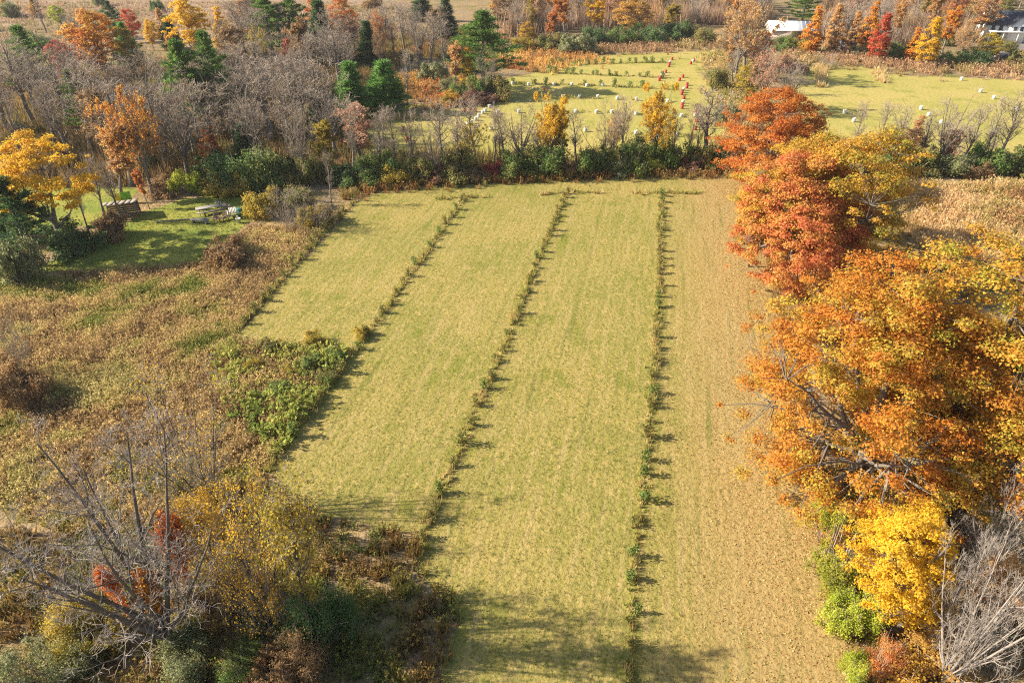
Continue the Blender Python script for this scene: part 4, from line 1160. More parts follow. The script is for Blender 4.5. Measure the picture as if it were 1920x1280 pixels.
# foreground bare trees with finer twigs
proto_bare("near_fork", 401, 'fork', H=11, fine=2.0, mats=(M_DARKB, M_DTWIG))
proto_bare("near_yellow", 402, 'fork', H=9, fine=2.0, leaves=1700, lsize=0.13, mats=(M_DARKB, M_DTWIG))
proto_bare("near_sparse", 403, 'fork', H=9, fine=2.0, leaves=6500, lsize=0.13, mats=(M_DARKB, M_DTWIG))
proto_bare("near_sparse_b", 404, 'slender', H=9, fine=2.0, leaves=4500, lsize=0.13, mats=(M_DARKB, M_DTWIG))
proto_bare("near_pale", 405, 'fork', H=9, fine=2.0, mats=(M_PALE, M_DTWIG))
proto_bare("near_red", 406, 'slender', H=5, leaves=3200, lsize=0.15)
tree("bare_tree", "near_fork", 215, 830, 1210, 420, "large forked bare tree in the lower left foreground")
tree("half_bare_tree", "near_yellow", 345, 705, 960, 210, "bare many-stemmed tree with few yellow leaves beside the weed meadow", pal='yellow')
tree("half_bare_tree", "near_sparse", 455, 905, 1190, 190, "sparse yellow-leaved tree in the lower left foreground", pal='yellow')
tree("half_bare_tree", "near_sparse_b", 530, 880, 1200, 150, "grey half-bare tree with yellow lower leaves nearest the mown field", pal='yolive')
tree("half_bare_tree", "near_sparse_b", 395, 930, 1130, 110, "yellow-leaved sapling behind the red foreground maple", pal='yellow')
tree("bare_tree", "near_pale", 1880, 960, 1290, 220, "pale grey bare tree at the right edge beside the bright yellow maple")
tree("bare_tree", "near_pale", 1810, 1010, 1215, 150, "pale bare tree directly behind the bright yellow maple's right side", rz=1.1)
tree("bare_tree", "near_pale", 1905, 880, 1080, 160, "tangled pale bare tree under the yellow-orange maple", rz=2.9)
tree("maple_tree", "near_red", 334, 978, 1150, 66, "red-orange leaved young maple in the lower left foreground", pal='vivid')
tree("maple_tree", "near_red", 222, 1055, 1190, 40, "small red maple left of the forked bare tree's stems", pal='vivid')
tree("maple_tree", "near_red", 292, 1075, 1195, 52, "small orange maple below the red-orange young maple", pal='flame')

# ------------------------------------------------------------------ the leafless woods
def scatter(poly, spacing, seed, taken=None):
    rs = np.random.RandomState(seed)
    P = np.array(poly); lo = P.min(0); hi = P.max(0)
    n = int((hi[0] - lo[0]) * (hi[1] - lo[1]) / spacing ** 2 * 6)
    x = rs.uniform(lo[0], hi[0], n); y = rs.uniform(lo[1], hi[1], n)
    k = in_poly(x, y, poly); x = x[k]; y = y[k]
    pts = []
    for a, b in zip(x, y):
        ok = True
        for c, d in pts:
            if (a - c) ** 2 + (b - d) ** 2 < spacing ** 2: ok = False; break
        if ok: pts.append((a, b))
    return pts

WOODS = [
    ([(-40, 335), (130, 328), (250, 350), (330, 345), (330, 250), (320, 215), (120, 215), (60, 200), (-40, 200)], 4.6, (9.5, 13), "left of the two big pines", "bare trees left of the big pines", 0.12),
    ([(330, 340), (430, 338), (560, 318), (640, 300), (640, 235), (560, 180), (420, 190), (330, 250)], 4.6, (9, 12.5), "behind the lawn's green shrubs", "bare trees behind the lawn shrubs", 0.08),
    ([(440, 190), (560, 180), (640, 200), (640, 120), (620, 95), (470, 100), (430, 120)], 4.7, (9, 12.5), "below the pine clump", "bare trees below the pine clump", 0.08),
    ([(120, 160), (300, 148), (430, 118), (430, 112), (300, 108), (120, 160)], 7.0, (4, 6), "at the wood's back edge", "bare trees at the back edge of the wood", 0.1),
    ([(640, 150), (840, 140), (840, 75), (770, 60), (660, 70), (620, 95)], 6.0, (7, 11), "left of the ragged pine", "bare trees left of the ragged pine", 0.25),
    ([(930, 88), (1050, 62), (1340, 52), (1340, 14), (930, 14)], 6.2, (9, 13), "above the barrel field", "bare trees above the barrel field", 0.4),
    ([(1345, 60), (1440, 60), (1440, 14), (1345, 14)], 6.5, (9, 13), "left of the white shed", "bare trees left of the white shed", 0.45),
    ([(1535, 92), (1700, 98), (1840, 80), (1840, 14), (1535, 14)], 8.0, (8, 12), "behind the coloured verge trees", "bare trees behind the verge trees", 0.45),
    ([(1845, 22), (1960, 22), (1960, -6), (1845, -6)], 9.0, (7, 10), "behind the white house", "bare trees behind the white house", 0.3),
    ([(1350, 175), (1450, 185), (1440, 120), (1365, 118)], 4.5, (6.5, 9), "between the two far fields", "bare trees between the far fields", 0.5),
    ([(660, 330), (900, 318), (900, 305), (660, 312)], 3.6, (6.5, 10), "among the left hedgerow shrubs", "small bare trees in the left hedgerow", 0.12),
    ([(900, 318), (1390, 306), (1390, 296), (900, 306)], 4.2, (6, 10), "among the middle hedgerow shrubs", "small bare trees in the middle hedgerow", 0.15),
    ([(1640, 318), (1950, 322), (1950, 300), (1640, 298)], 4.2, (5, 8), "among the right hedgerow shrubs", "small bare trees in the right hedgerow", 0.35),
]
RANK = ["front", "second", "third", "fourth", "fifth", "sixth", "seventh", "eighth", "ninth", "tenth", "eleventh", "twelfth"]
def ranked(pts, per):
    """order points front to back in ranks, each rank left to right -> (x, y, rank word, ordinal from left)"""
    pts = sorted(pts, key=lambda p: p[1])
    out = []
    n = max(1, round(len(pts) / per)); m = math.ceil(len(pts) / n)
    for r in range(n):
        for i, p in enumerate(sorted(pts[r * m:(r + 1) * m], key=lambda p: p[0] / (p[1] + 20))):
            out.append((p[0], p[1], RANK[min(r, 11)], ordinal(i + 1)))
    return out
for wi, (pp, sp, hr, zone, grp, pl) in enumerate(WOODS):
    rs = np.random.RandomState(500 + wi)
    for (X, Y, rank, nth_) in ranked(scatter(px_poly(pp), sp, 600 + wi), 8):
        h = rs.uniform(*hr)
        where = f"{nth_} from the left in the {rank} rank {zone}"
        if rs.uniform() < pl:
            pr = ("sparse0", "sparse1", "sparse2")[rs.randint(0, 3)]
            pal = ('peach', 'pink', 'yolive', 'peach', 'redorange', 'brown')[rs.randint(0, 6)]
            tree("half_bare_tree", pr, 0, 0, 0, 0, "half-bare tree, " + where, "tree", pal, grp, pos=(X, Y, h, h * rs.uniform(0.38, 0.55)))
        else:
            u = rs.randint(0, 8)
            pr = f"slender{u % 3}" if u < 6 else f"round{u % 3}"
            tree("bare_tree", pr, 0, 0, 0, 0, "leafless tree, " + where, "tree", None, grp, pos=(X, Y, h, h * (rs.uniform(0.42, 0.62) if u < 6 else rs.uniform(0.6, 0.8))))
# understory shrubs in the wood and open meadow
US = [([(0, 330), (330, 340), (640, 300), (640, 120), (300, 150), (0, 200)], 11.0, ['olive', 'brown', 'maroon', 'grey', 'olive'], (1.5, 3.2), "low dull shrub in the leafless wood", "understory shrubs of the wood"),
      ([(640, 180), (840, 180), (840, 80), (640, 90)], 9.0, ['grey', 'olive', 'brown', 'peach'], (1.5, 3.5), "low shrub left of the ragged pine", "shrubs left of the ragged pine"),
      ([(-20, 70), (120, 100), (300, 40), (640, 30), (780, 30), (780, 8), (-20, 8)], 26.0, ['grey', 'darkgreen', 'brown', 'grey'], (2, 4.5), "grey-green shrub in the pale open meadow", "shrubs in the open meadow"),
      ([(1540, 100), (1900, 118), (1900, 70), (1540, 60)], 8.5, ['brown', 'grey', 'olive', 'peach'], (1.5, 3.2), "low shrub among the coloured verge trees", "shrubs among the verge trees")]
for ui, (pp, sp, pals, hr, lab, grp) in enumerate(US):
    rs = np.random.RandomState(700 + ui)
    for i, (X, Y, rank, nth_) in enumerate(ranked(scatter(px_poly(pp), sp, 710 + ui), 7)):
        h = rs.uniform(*hr)
        lab_i = f"{lab}, {nth_} from left in {rank} rank"
        tree("understory_shrub", f"shrub{i % 4}", 0, 0, 0, 0, lab_i, "shrub", pals[rs.randint(0, len(pals))], grp, pos=(X, Y, h, h * rs.uniform(1.1, 1.7)), parts=("stems", "foliage"))

# ------------------------------------------------------------------ grass rows and saplings in the near field
def polyline_points(line, spacing, rs, jit):
    P = np.array(line); out = []; carry = 0.0
    for a, b in zip(P[:-1], P[1:]):
        L = np.linalg.norm(b - a); s = carry
        while s < L:
            out.append(a + (b - a) * s / L + rs.normal(0, jit, 2)); s += spacing * rs.uniform(0.75, 1.25)
        carry = s - L
    return out

def make_sapling(seed):
    rs = np.random.RandomState(seed)
    stems = []
    for k in range(4):
        d = np.array([rs.normal(0, .22), rs.normal(0, .22), 1.0]); stems.append([rs.normal(0, .03), rs.normal(0, .03), 0, d[0] * .8, d[1] * .8, d[2] * .9, .014, .006])
    sv, sq = frustums(stems, 3)
    n = 130
    t = rs.uniform(0.12, 1.0, n)
    i = rs.randint(0, 4, n); S = np.array(stems)
    C = S[i, :3] + (S[i, 3:6] - S[i, :3]) * t[:, None] + rs.normal(0, 0.13, (n, 3)) * (1.2 - 0.6 * t)[:, None]
    C[:, 2] = np.maximum(C[:, 2], 0.04)
    lv, lq = leaf_quads(rs, C, rs.normal(0, 1, (n, 3)) + np.array([0, 0, .6]), 0.17, 0.5)
    V, Q = merge([(lv, lq), (sv, sq)])
    rnd = np.concatenate([np.repeat(rs.uniform(0, 1, n), 4), np.full(len(sv), .5)])
    return make_mesh("sapling", V, Q, M_FOL, rnd=rnd)
SAPS = [make_sapling(800 + i) for i in range(4)]
ROWS = [
    ([(668, 376), (600, 444), (530, 524), (440, 625)], "leftmost", 0.6),
    ([(872, 370), (780, 500), (690, 625), (600, 745), (500, 885)], "second", 0.55),
    ([(1062, 362), (1000, 510), (925, 695), (850, 870), (800, 985), (785, 1062)], "third", 0.5),
    ([(1242, 360), (1236, 520), (1226, 690), (1209, 880), (1196, 1000), (1186, 1120), (1178, 1280), (1170, 1400)], "rightmost", 0.48),
]
STRIP_PAL = [lin("bca470", 1.05), lin("a09a4c", 1.0), lin("c4ae7c", 1.1), lin("8c9444", .95), lin("b49c64", 1.05), lin("9aa04c", 1.0), lin("c8b080", 1.1)]
for ri, (pp, nm, wd) in enumerate(ROWS):
    rs = np.random.RandomState(820 + ri)
    line = px_poly(pp)
    tufts("grass_strip", None, 0, (0.26, 0.52), 0.2, 13, STRIP_PAL, 830 + ri, M_GRASS, f"{nm} of the four unmown strips of tall dry grass across the near field", "grass", pts=strip_pts(rs, line, wd, 24.0), width=0.02, lean=0.4, nscale=(5, 1.2), hvar=1.6)
    for i, p in enumerate(polyline_points(line, 1.9, rs, 0.12)):
        o = link("sapling", SAPS[rs.randint(0, 4)])
        h = rs.uniform(0.55, 1.05) * (1.0 if rs.uniform() > 0.2 else 1.35)
        o.location = (p[0], p[1], 0); o.rotation_euler = (0, 0, rs.uniform(0, 6.28)); o.scale = (h * 1.05, h * 1.05, h)
        set_leaf(o, ('olive', 'green', 'olive', 'olive')[rs.randint(0, 4)])
        tag(o, f"{ordinal(i + 1)} sapling from the far end of the {nm} grass strip", "sapling", f"saplings in the {nm} grass strip")
CROSS = [((818, 374), (868, 371), "short dry grass patch left of the second strip's far end"), ((876, 372), (920, 369), "short grass patch right of the second strip's far end"),
         ((1008, 365), (1058, 362), "short grass patch left of the third strip's far end"), ((1070, 360), (1130, 363), "broken grass patch right of the third strip's far end"),
         ((1186, 364), (1238, 362), "short grass patch left of the rightmost strip's far end"), ((1248, 362), (1312, 362), "thin grass patch right of the rightmost strip's far end")]
for i, (a, b, lab) in enumerate(CROSS):
    rs = np.random.RandomState(850 + i)
    tufts("grass_patch", None, 0, (0.3, 0.7), 0.3, 12, STRIP_PAL, 860 + i, M_GRASS, lab, "grass", pts=strip_pts(rs, px_poly([a, b]), 0.7, 9.0), width=0.028, nscale=(3, 1))
# rows in the barrel field
FR = [([(1035, 121), (1150, 120), (1256, 117)], "farthest", 14), ([(1010, 136), (1120, 141), (1240, 146)], "second farthest", 14), ([(960, 157), (1130, 161), (1280, 170)], "third farthest", 10),
      ([(1052, 183), (1200, 188), (1280, 192)], "fourth farthest", 0), ([(1075, 210), (1200, 214), (1290, 218)], "fifth farthest", 0), ([(1095, 244), (1200, 250), (1300, 254)], "nearest", 0)]
for ri, (pp, nm, ns) in enumerate(FR):
    rs = np.random.RandomState(870 + ri)
    line = px_poly(pp)
    tufts("grass_strip", None, 0, (0.3, 0.7), 0.4, 8, STRIP_PAL[1:], 880 + ri, M_GRASS, f"{nm} thin grass strip across the barrel field", "grass", pts=strip_pts(rs, line, 0.8, 3.0 if ns else 2.0), width=0.06, nscale=(6, 2))
    if ns:
        L = np.linalg.norm(np.array(line[-1]) - np.array(line[0]))
        for i, p in enumerate(polyline_points(line, L / ns, rs, 0.3)):
            o = link("sapling", SAPS[rs.randint(0, 4)]); h = rs.uniform(0.8, 1.7)
            o.location = (p[0], p[1], 0); o.rotation_euler = (0, 0, rs.uniform(0, 6.28)); o.scale = (h * 1.3, h * 1.3, h)
            set_leaf(o, 'green')
            tag(o, f"{ordinal(i + 1)} sapling from the left in the {nm} strip of the barrel field", "sapling", f"saplings in the {nm} barrel field strip")
for a, b, lab, s in [((1537, 124), (1540, 165), "pale upright grass strip near the left end of the right-hand field", 891), ((1645, 132), (1655, 156), "pale grass strip in the middle of the right-hand field", 892), ((745, 224), (820, 224), "dark grass strip behind the left hedgerow trees", 893)]:
    rs = np.random.RandomState(s)
    tufts("grass_strip", None, 0, (0.7, 1.4), 0.5, 10, [lin("b8a070", 1.09), lin("c8b080", 1.12), lin("8c8448", 1.02)], s, M_GRASS, lab, "grass", pts=strip_pts(rs, px_poly([a, b]), 1.8, 3.0), width=0.06)

# ------------------------------------------------------------------ barrels
M_WHITE = plain("white_plastic", (0.58, 0.58, 0.56), 0.5, var=0.06)
M_RED = plain("red_plastic", (0.42, 0.05, 0.04), 0.5, var=0.2)
M_DARKR = plain("dark_lid", (0.25, 0.03, 0.03), 0.5, var=0.2)
DV, DQ = lathe([(0.0, 0.0), (0.27, 0.0), (0.30, 0.03), (0.305, 0.26), (0.325, 0.30), (0.305, 0.34), (0.305, 0.58), (0.325, 0.62), (0.305, 0.66), (0.30, 0.86), (0.27, 0.90)], 16)
LV, LQ = lathe([(0.285, 0.895), (0.285, 0.925), (0.24, 0.93), (0.23, 0.90), (0.0, 0.90)], 16)
def barrel_meshes(nm, mat, lid): return make_mesh(nm, DV, DQ, mat, smooth=True), make_mesh(nm + "_lid", LV, LQ, lid)
BW = barrel_meshes("white_barrel", M_WHITE, M_WHITE); BR_ = barrel_meshes("red_barrel", M_RED, M_DARKR)
def barrel(x, y, red, label, group, k=0.76):
    X, Y = g(x, y)
    o = link("red_barrel" if red else "white_barrel", None)
    o.location = (X, Y, 0.01); o.scale = (k * 1.12, k * 1.12, k * 0.84); o.rotation_euler = (0, 0, (x * 7) % 6.28)
    m = BR_ if red else BW
    link("drum", m[0], o); link("lid", m[1], o)
    tag(o, label, "barrel", group)
diag = [(925, 196), (917.5, 203), (910, 210), (905, 214), (898, 220), (892, 226), (884, 232), (877, 236)]
for i, (x, y) in enumerate(diag): barrel(x, y, False, f"white barrel, {ordinal(i + 1)} from the far end of the slanting line by the red shrubs", "white barrels in the slanting line")
WROWS = [([(961, 159), (991, 161), (1038, 161), (1072, 161), (1100, 163), (1130, 162)], "row in the ragged pine's shadow"),
         ([(1055, 184), (1086.5, 184), (1120.6, 184.5), (1157, 187), (1193, 189), (1229, 192), (1251, 193)], "row just nearer than the pine's shadow"),
         ([(933, 213), (973, 212), (1079, 212), (1118, 213), (1147, 213), (1192, 216), (1277, 220)], "row behind the yellow hedgerow trees"),
         ([(921, 244), (1097.5, 247), (1192, 252), (1229.5, 256), (1268, 256)], "nearest row of the barrel field")]
for pts, nm in WROWS:
    for i, (x, y) in enumerate(pts): barrel(x, y, False, f"white barrel, {ordinal(i + 1)} from the left in the {nm}", "white barrels in the " + nm)
REDS = [([(1260, 113, 1), (1256, 119, 0), (1254.7, 122, 1), (1254, 126, 1)], "farthest cluster at the barrel field's right"),
        ([(1248, 137, 1), (1244, 142, 0), (1240.5, 145, 0), (1238, 148, 1), (1236, 152, 1)], "cluster ending the second grass strip"),
        ([(1301, 115, 1), (1299, 117, 0), (1295, 121, 1), (1333, 118, 0)], "cluster beyond the brown leafless bush"),
        ([(1280, 146, 1), (1274, 152, 1)], "pair below the brown leafless bush"),
        ([(1288, 161, 1), (1287.6, 166, 1), (1282, 170, 0), (1279, 174, 1), (1278, 178, 1)], "cluster right of the pine's long shadow"),
        ([(1282, 186, 1), (1280.4, 194, 0), (1279, 199, 1), (1278.6, 204, 1)], "cluster beside the lone golden tree"),
        ([(1303, 213, 1), (1303, 219, 0), (1307, 225, 1), (1307, 229, 1), (1303, 244, 1)], "cluster nearest the hedgerow"),
        ([(872, 210, 1), (881, 205, 1), (891, 210, 1)], "group left of the slanting white line"),
        ([(757, 245, 1), (764, 264, 1)], "pair behind the left hedgerow")]
for pts, nm in REDS:
    nr = nw = 0
    for x, y, red in pts:
        if red: nr += 1; o_ = nr
        else: nw += 1; o_ = nw
        barrel(x, y, bool(red), f"{ordinal(o_)} {'red' if red else 'white'} barrel from the far end in the {nm}", "barrels in the " + nm)
for i, (x, y) in enumerate([(1802, 151), (1837.5, 174), (1862.5, 186), (1905, 207), (1740.6, 218), (1726, 206), (1763.6, 233), (1583, 213), (1600, 229)]):
    barrel(x, y, False, ["white barrel farthest away in the right-hand field", "white barrel right of the farthest one in the right-hand field", "white barrel nearer than the rightmost pair in the right-hand field", "white barrel at the right edge of the right-hand field",
                         "white barrel behind the peach-orange hedgerow tree, nearer of a pair", "white barrel behind the peach-orange hedgerow tree, farther of a pair", "white barrel behind the large bare tree of the right hedgerow", "white barrel right of the rust-orange oak, farther one", "white barrel right of the rust-orange oak, nearer one"][i], "white barrels in the right-hand field", 0.8)

# ------------------------------------------------------------------ buildings, car
M_WALL = plain("white_siding", (0.74, 0.73, 0.70), 0.7, var=0.04)
M_ROOFD = plain("dark_shingles", (0.055, 0.06, 0.08), 0.8, var=0.25, scale=6)
M_ROOFW = plain("pale_metal_roof", (0.74, 0.75, 0.76), 0.55, 0.0, 0.04)
M_GLASSD = plain("dark_window_glass", (0.03, 0.035, 0.045), 0.15, var=0.1, spec=0.5)
M_TRIM = plain("white_trim", (0.8, 0.8, 0.78), 0.6, var=0.03)
M_BRICK = plain("brick_chimney", (0.22, 0.12, 0.09), 0.9, var=0.25)
M_GREYW = plain("weathered_wood", (0.24, 0.225, 0.215), 0.85, var=0.2, scale=9)
M_BROWNW = plain("brown_wood", (0.24, 0.16, 0.11), 0.85, var=0.2, scale=9)
M_SHEDB = plain("blue_grey_boards", (0.16, 0.17, 0.22), 0.8, var=0.15)

def gable(L, D, zb, rise, over=0.35, th=0.14):
    """two roof slabs, ridge along x"""
    out = []
    for s in (-1, 1):
        y1 = s * (D / 2 + over); zd = -over * rise / (D / 2)
        V = np.array([[-L / 2 - over, 0, zb + rise], [L / 2 + over, 0, zb + rise], [L / 2 + over, y1, zb + zd], [-L / 2 - over, y1, zb + zd]])
        V2 = V + np.array([0, 0, th])
        Q = np.array([[0, 1, 2, 3], [4, 7, 6, 5], [0, 4, 5, 1], [1, 5, 6, 2], [2, 6, 7, 3], [3, 7, 4, 0]])
        out.append((np.concatenate([V, V2]), Q))
    return out

def house_walls(L, D, h, rise):
    V, Q = box((0, 0, h / 2), (L, D, h))
    parts = [(V, Q)]
    for s in (-1, 1):
        x = s * (L / 2 - 0.06)
        T = np.array([[x - .06, -D / 2, h], [x - .06, D / 2, h], [x - .06, 0, h + rise], [x - .06, 0, h + rise], [x + .06, -D / 2, h], [x + .06, D / 2, h], [x + .06, 0, h + rise], [x + .06, 0, h + rise]])
        parts.append((T, np.array([[0, 1, 2, 3], [4, 7, 6, 5], [1, 5, 6, 2], [0, 2, 6, 4]])))
    return merge(parts)

hx, hy = g(1874, 74)
house = empty("house", (hx, hy, 0), math.radians(-14))
tag(house, "white house with dark roof and front gable at the upper right", "house")
link("wall", make_mesh("house_wall", *house_walls(10.5, 7.5, 3.9, 2.6), M_WALL), house)
for i, rsl in enumerate(gable(10.5, 7.5, 3.9, 2.6)):
    link("roof", make_mesh("house_roof", *rsl, M_ROOFD), house)
# front gable block
gv = house_walls(4.2, 3.6, 4.0, 1.9)
fg = link("front_gable", make_mesh("front_gable", *gv, M_WALL), house); fg.location = (1.4, -3.2, 0); fg.rotation_euler = (0, 0, math.pi / 2)
for rsl in gable(4.2, 3.6, 4.02, 1.9, 0.3, 0.12):
    o = link("gable_roof", make_mesh("gable_roof", *rsl, M_ROOFD), fg)
ch = link("chimney", make_mesh("chimney", *box((-3.0, 0.4, 6.5), (0.8, 0.8, 2.0)), M_BRICK), house)
pv = merge([box((0, -5.0, 2.55), (9.6, 2.6, 0.16)), box((-4.6, -6.1, 1.25), (0.16, 0.16, 2.5)), box((-1.6, -6.1, 1.25), (0.16, 0.16, 2.5)), box((1.6, -6.1, 1.25), (0.16, 0.16, 2.5)), box((4.6, -6.1, 1.25), (0.16, 0.16, 2.5))])
link("porch", make_mesh("porch", *pv, M_TRIM), house)
for x, z in [(-3.6, 1.5), (-1.9, 1.5), (4.3, 1.5), (-3.6, 3.1), (-1.9, 3.1), (4.3, 3.1)]:
    wf = link("window", make_mesh("window_frame", *box((x, -3.77, z), (1.05, 0.08, 1.2)), M_TRIM), house)
    link("pane", make_mesh("window_pane", *box((x, -3.82, z), (0.85, 0.05, 1.0)), M_GLASSD), wf)
for x, z in [(0.7, 3.2), (2.1, 3.2)]:
    wf = link("window", make_mesh("window_frame", *box((x, -5.33, z), (0.95, 0.08, 1.1)), M_TRIM), house)
    link("pane", make_mesh("window_pane", *box((x, -5.38, z), (0.75, 0.05, 0.9)), M_GLASSD), wf)
for yy in (-1.6, 1.6):
    wf = link("window", make_mesh("window_frame", *box((-5.27, yy, 2.2), (0.08, 1.0, 1.2)), M_TRIM), house)
    link("pane", make_mesh("window_pane", *box((-5.32, yy, 2.2), (0.05, 0.8, 1.0)), M_GLASSD), wf)

sx_, sy_ = g(1486, 76)
shed = empty("shed", (sx_, sy_ + 3, 0), math.radians(-8))
tag(shed, "long low shed with pale metal roof at the upper right", "shed")
link("wall", make_mesh("shed_wall", *house_walls(10.5, 6.5, 2.4, 1.5), plain("shed_boards", (0.45, 0.38, 0.34), 0.8)), shed)
for s_i, rsl in enumerate(gable(10.5, 6.5, 2.4, 1.5, 0.45)):
    rf = link("roof", make_mesh("shed_roof", *rsl, M_ROOFW), shed)
    s = (-1, 1)[s_i]
    for k in range(11):
        x = -5.4 + 1.08 * k
        y1 = s * 3.6; z1 = 2.4 + 0.14 - 0.35 * 1.5 / 3.25
        link("seam", make_mesh("roof_seam", *frustums([[x, 0, 4.045, x, y1, z1 + 0.005, .035, .035]], 4), M_ROOFW), rf)
link("door", make_mesh("shed_door", *box((1.0, -3.29, 1.05), (2.2, 0.08, 2.1)), M_BROWNW), shed)

tx_, ty_ = g(1586, 97)
small = empty("garden_shed", (tx_, ty_, 0), math.radians(-6))
tag(small, "small blue-grey shed half hidden among the peach verge trees", "shed")
link("wall", make_mesh("small_shed_wall", *house_walls(2.6, 3.0, 2.1, 0.8), M_SHEDB), small)
for rsl in gable(2.6, 3.0, 2.1, 0.8, 0.2, 0.08):
    link("roof", make_mesh("small_shed_roof", *rsl, M_GREYW), small)
link("door", make_mesh("small_shed_door", *box((0.2, -1.53, 0.95), (0.9, 0.06, 1.85)), M_TRIM), small)

def make_car(x, y, rz, label):
    X, Y = g(x, y)
    car = empty("car", (X, Y, 0.02), rz); tag(car, label, "car")
    prof = [(-2.2, .35), (-2.25, .62), (-2.1, .86), (-1.25, .95), (-0.55, 1.40), (0.95, 1.43), (1.85, 1.0), (2.2, .92), (2.25, .55), (2.2, .35)]
    def loft(pr, w, inset):
        n = len(pr); V = []
        for s in (-1, 1):
            for (a, z) in pr: V.append((a, s * (w - inset * max(0, z - .9)), z))
        Q = [[i, i + 1, n + i + 1, n + i] for i in range(n - 1)] + [[n - 1, 0, n, 2 * n - 1]]
        for s in (0, n):
            for i in range(n // 2 - 1): Q.append([s + i, s + i + 1, s + n - 2 - i, s + n - 1 - i])
        return np.array(V), np.array(Q)
    link("body", make_mesh("car_body", *loft(prof, .88, .35), plain("car_paint", (0.07, 0.025, 0.035), 0.25, 0.0, 0.05, spec=0.6), smooth=False), car)
    gl = [(-1.12, .98), (-0.55, 1.36), (-0.5, 1.37), (0.9, 1.39), (0.95, 1.38), (1.62, 1.02)]
    for s in (-1, 1):
        V = [(a, s * (.895 - .33 * max(0, z - .9)), z) for a, z in gl]
        V += [(a, s * (.90 - .33 * max(0, z - .9)) + s * .01, z) for a, z in gl]
        Q = [[0, 1, 4, 5], [6, 11, 10, 7], [1, 2, 3, 4], [7, 10, 9, 8]]
        link("side_window", make_mesh("car_side_window", np.array(V), np.array(Q), M_GLASSD), car)
    for a0, z0, a1, z1, nm in [(-1.18, 1.0, -.62, 1.37, "windscreen"), (1.72, 1.08, 1.02, 1.42, "rear_window")]:
        V = [(a0, -.68, z0 + .02), (a0, .68, z0 + .02), (a1, .6, z1 + .02), (a1, -.6, z1 + .02)]
        link(nm, make_mesh(nm, np.array(V), np.array([[0, 1, 2, 3]]), M_GLASSD), car)
    tyre = lathe([(0.18, -.1), (.31, -.1), (.33, -.06), (.33, .06), (.31, .1), (.18, .1)], 16)
    rim = lathe([(0.0, .09), (.19, .105), (.19, -.105), (0, -.09)], 12)
    M_TY = plain("tyre_rubber", (0.02, 0.02, 0.02), 0.9); M_RIM = plain("wheel_rim", (0.5, 0.5, 0.52), 0.35, 0.6)
    for a in (-1.4, 1.4):
        for s in (-1, 1):
            w = link("wheel", make_mesh("tyre", *tyre, M_TY, smooth=True), car); w.location = (a, s * .80, .33); w.rotation_euler = (math.pi / 2, 0, 0)
            link("rim", make_mesh("rim", *rim, M_RIM), w)
    for s in (-1, 1):
        link("headlight", make_mesh("headlight", *box((-2.2, s * .62, .72), (.1, .35, .14)), M_TRIM), car)
        link("tail_light", make_mesh("tail_light", *box((2.22, s * .68, .78), (.08, .26, .16)), M_RED), car)
    return car
make_car(1884, 113, math.radians(8), "dark maroon car parked on the grey driveway below the white house")

# ------------------------------------------------------------------ picnic lawn furniture
def picnic_table(x, y, rz, L, label, mat):
    X, Y = g(x, y)
    t = empty("picnic_table", (X, Y, 0.01), rz); tag(t, label, "table")
    for i in range(5): link("plank", make_mesh("table_plank", *box((0, -0.32 + 0.16 * i, 0.74), (L, 0.145, 0.04)), mat), t)
    for s in (-1, 1):
        b = link("bench", make_mesh("bench_plank", *box((0, s * 0.72, 0.44), (L, 0.14, 0.04)), mat), t)
        link("plank", make_mesh("bench_plank_b", *box((0, s * 0.57, 0.44), (L, 0.135, 0.04)), mat), b)
        for e in (-1, 1):
            link("leg", make_mesh("table_leg", *frustums([[e * (L / 2 - .3), s * .22, .71, e * (L / 2 - .3), s * .68, 0, .05, .05]], 4), mat), t)
    for e in (-1, 1):
        link("cross_beam", make_mesh("cross_beam", *box((e * (L / 2 - .3 + .06), 0, .39), (.05, 1.5, .09)), mat), t)
    return t
def chair(x, y, rz, label, mat, k=1.0):
    X, Y = g(x, y)
    t = empty("garden_chair", (X, Y, 0.01), rz, (k, k, k)); tag(t, label, "chair")
    for i in range(4): link("seat_slat", make_mesh("seat_slat", *box((0, -.2 + .13 * i, .38 - .02 * i), (.56, .115, .03)), mat), t)
    for i in range(5):
        link("back_slat", make_mesh("back_slat", *frustums([[-.22 + .11 * i, .26, .32, -.25 + .125 * i, .55, 1.0 - .03 * abs(i - 2), .05, .05]], 4), mat), t)
    for s in (-1, 1):
        link("arm_rest", make_mesh("arm_rest", *box((s * .34, .05, .58), (.12, .75, .03)), mat), t)
        link("leg", make_mesh("front_leg", *box((s * .3, -.26, .285), (.06, .08, .56)), mat), t)
        link("leg", make_mesh("rear_leg", *frustums([[s * .3, .1, .36, s * .3, .55, 0, .04, .04]], 4), mat), t)
def bench(x, y, rz, L, label, mat):
    X, Y = g(x, y)
    t = empty("bench", (X, Y, 0.01), rz); tag(t, label, "bench")
    for i in range(3): link("seat_plank", make_mesh("bench_seat_plank", *box((0, -.17 + .17 * i, .44), (L, .155, .045)), mat), t)
    for e in (-1, 1):
        link("leg", make_mesh("bench_leg", *box((e * (L / 2 - .25), 0, .21), (.09, .45, .41)), mat), t)
M_PALEW = plain("pale_wood", (0.36, 0.34, 0.32), 0.8, var=0.15, scale=9)
picnic_table(396, 399, math.radians(28), 3.0, "long grey picnic table at the left of the furniture on the lawn", M_GREYW)
picnic_table(439, 406, math.radians(-66), 1.8, "shorter pale picnic table at the right of the furniture on the lawn", M_PALEW)
chair(416, 389, math.radians(150), "pale garden chair behind the two picnic tables, left one", M_PALEW)
chair(426, 394, math.radians(200), "pale garden chair behind the two picnic tables, right one", M_PALEW)
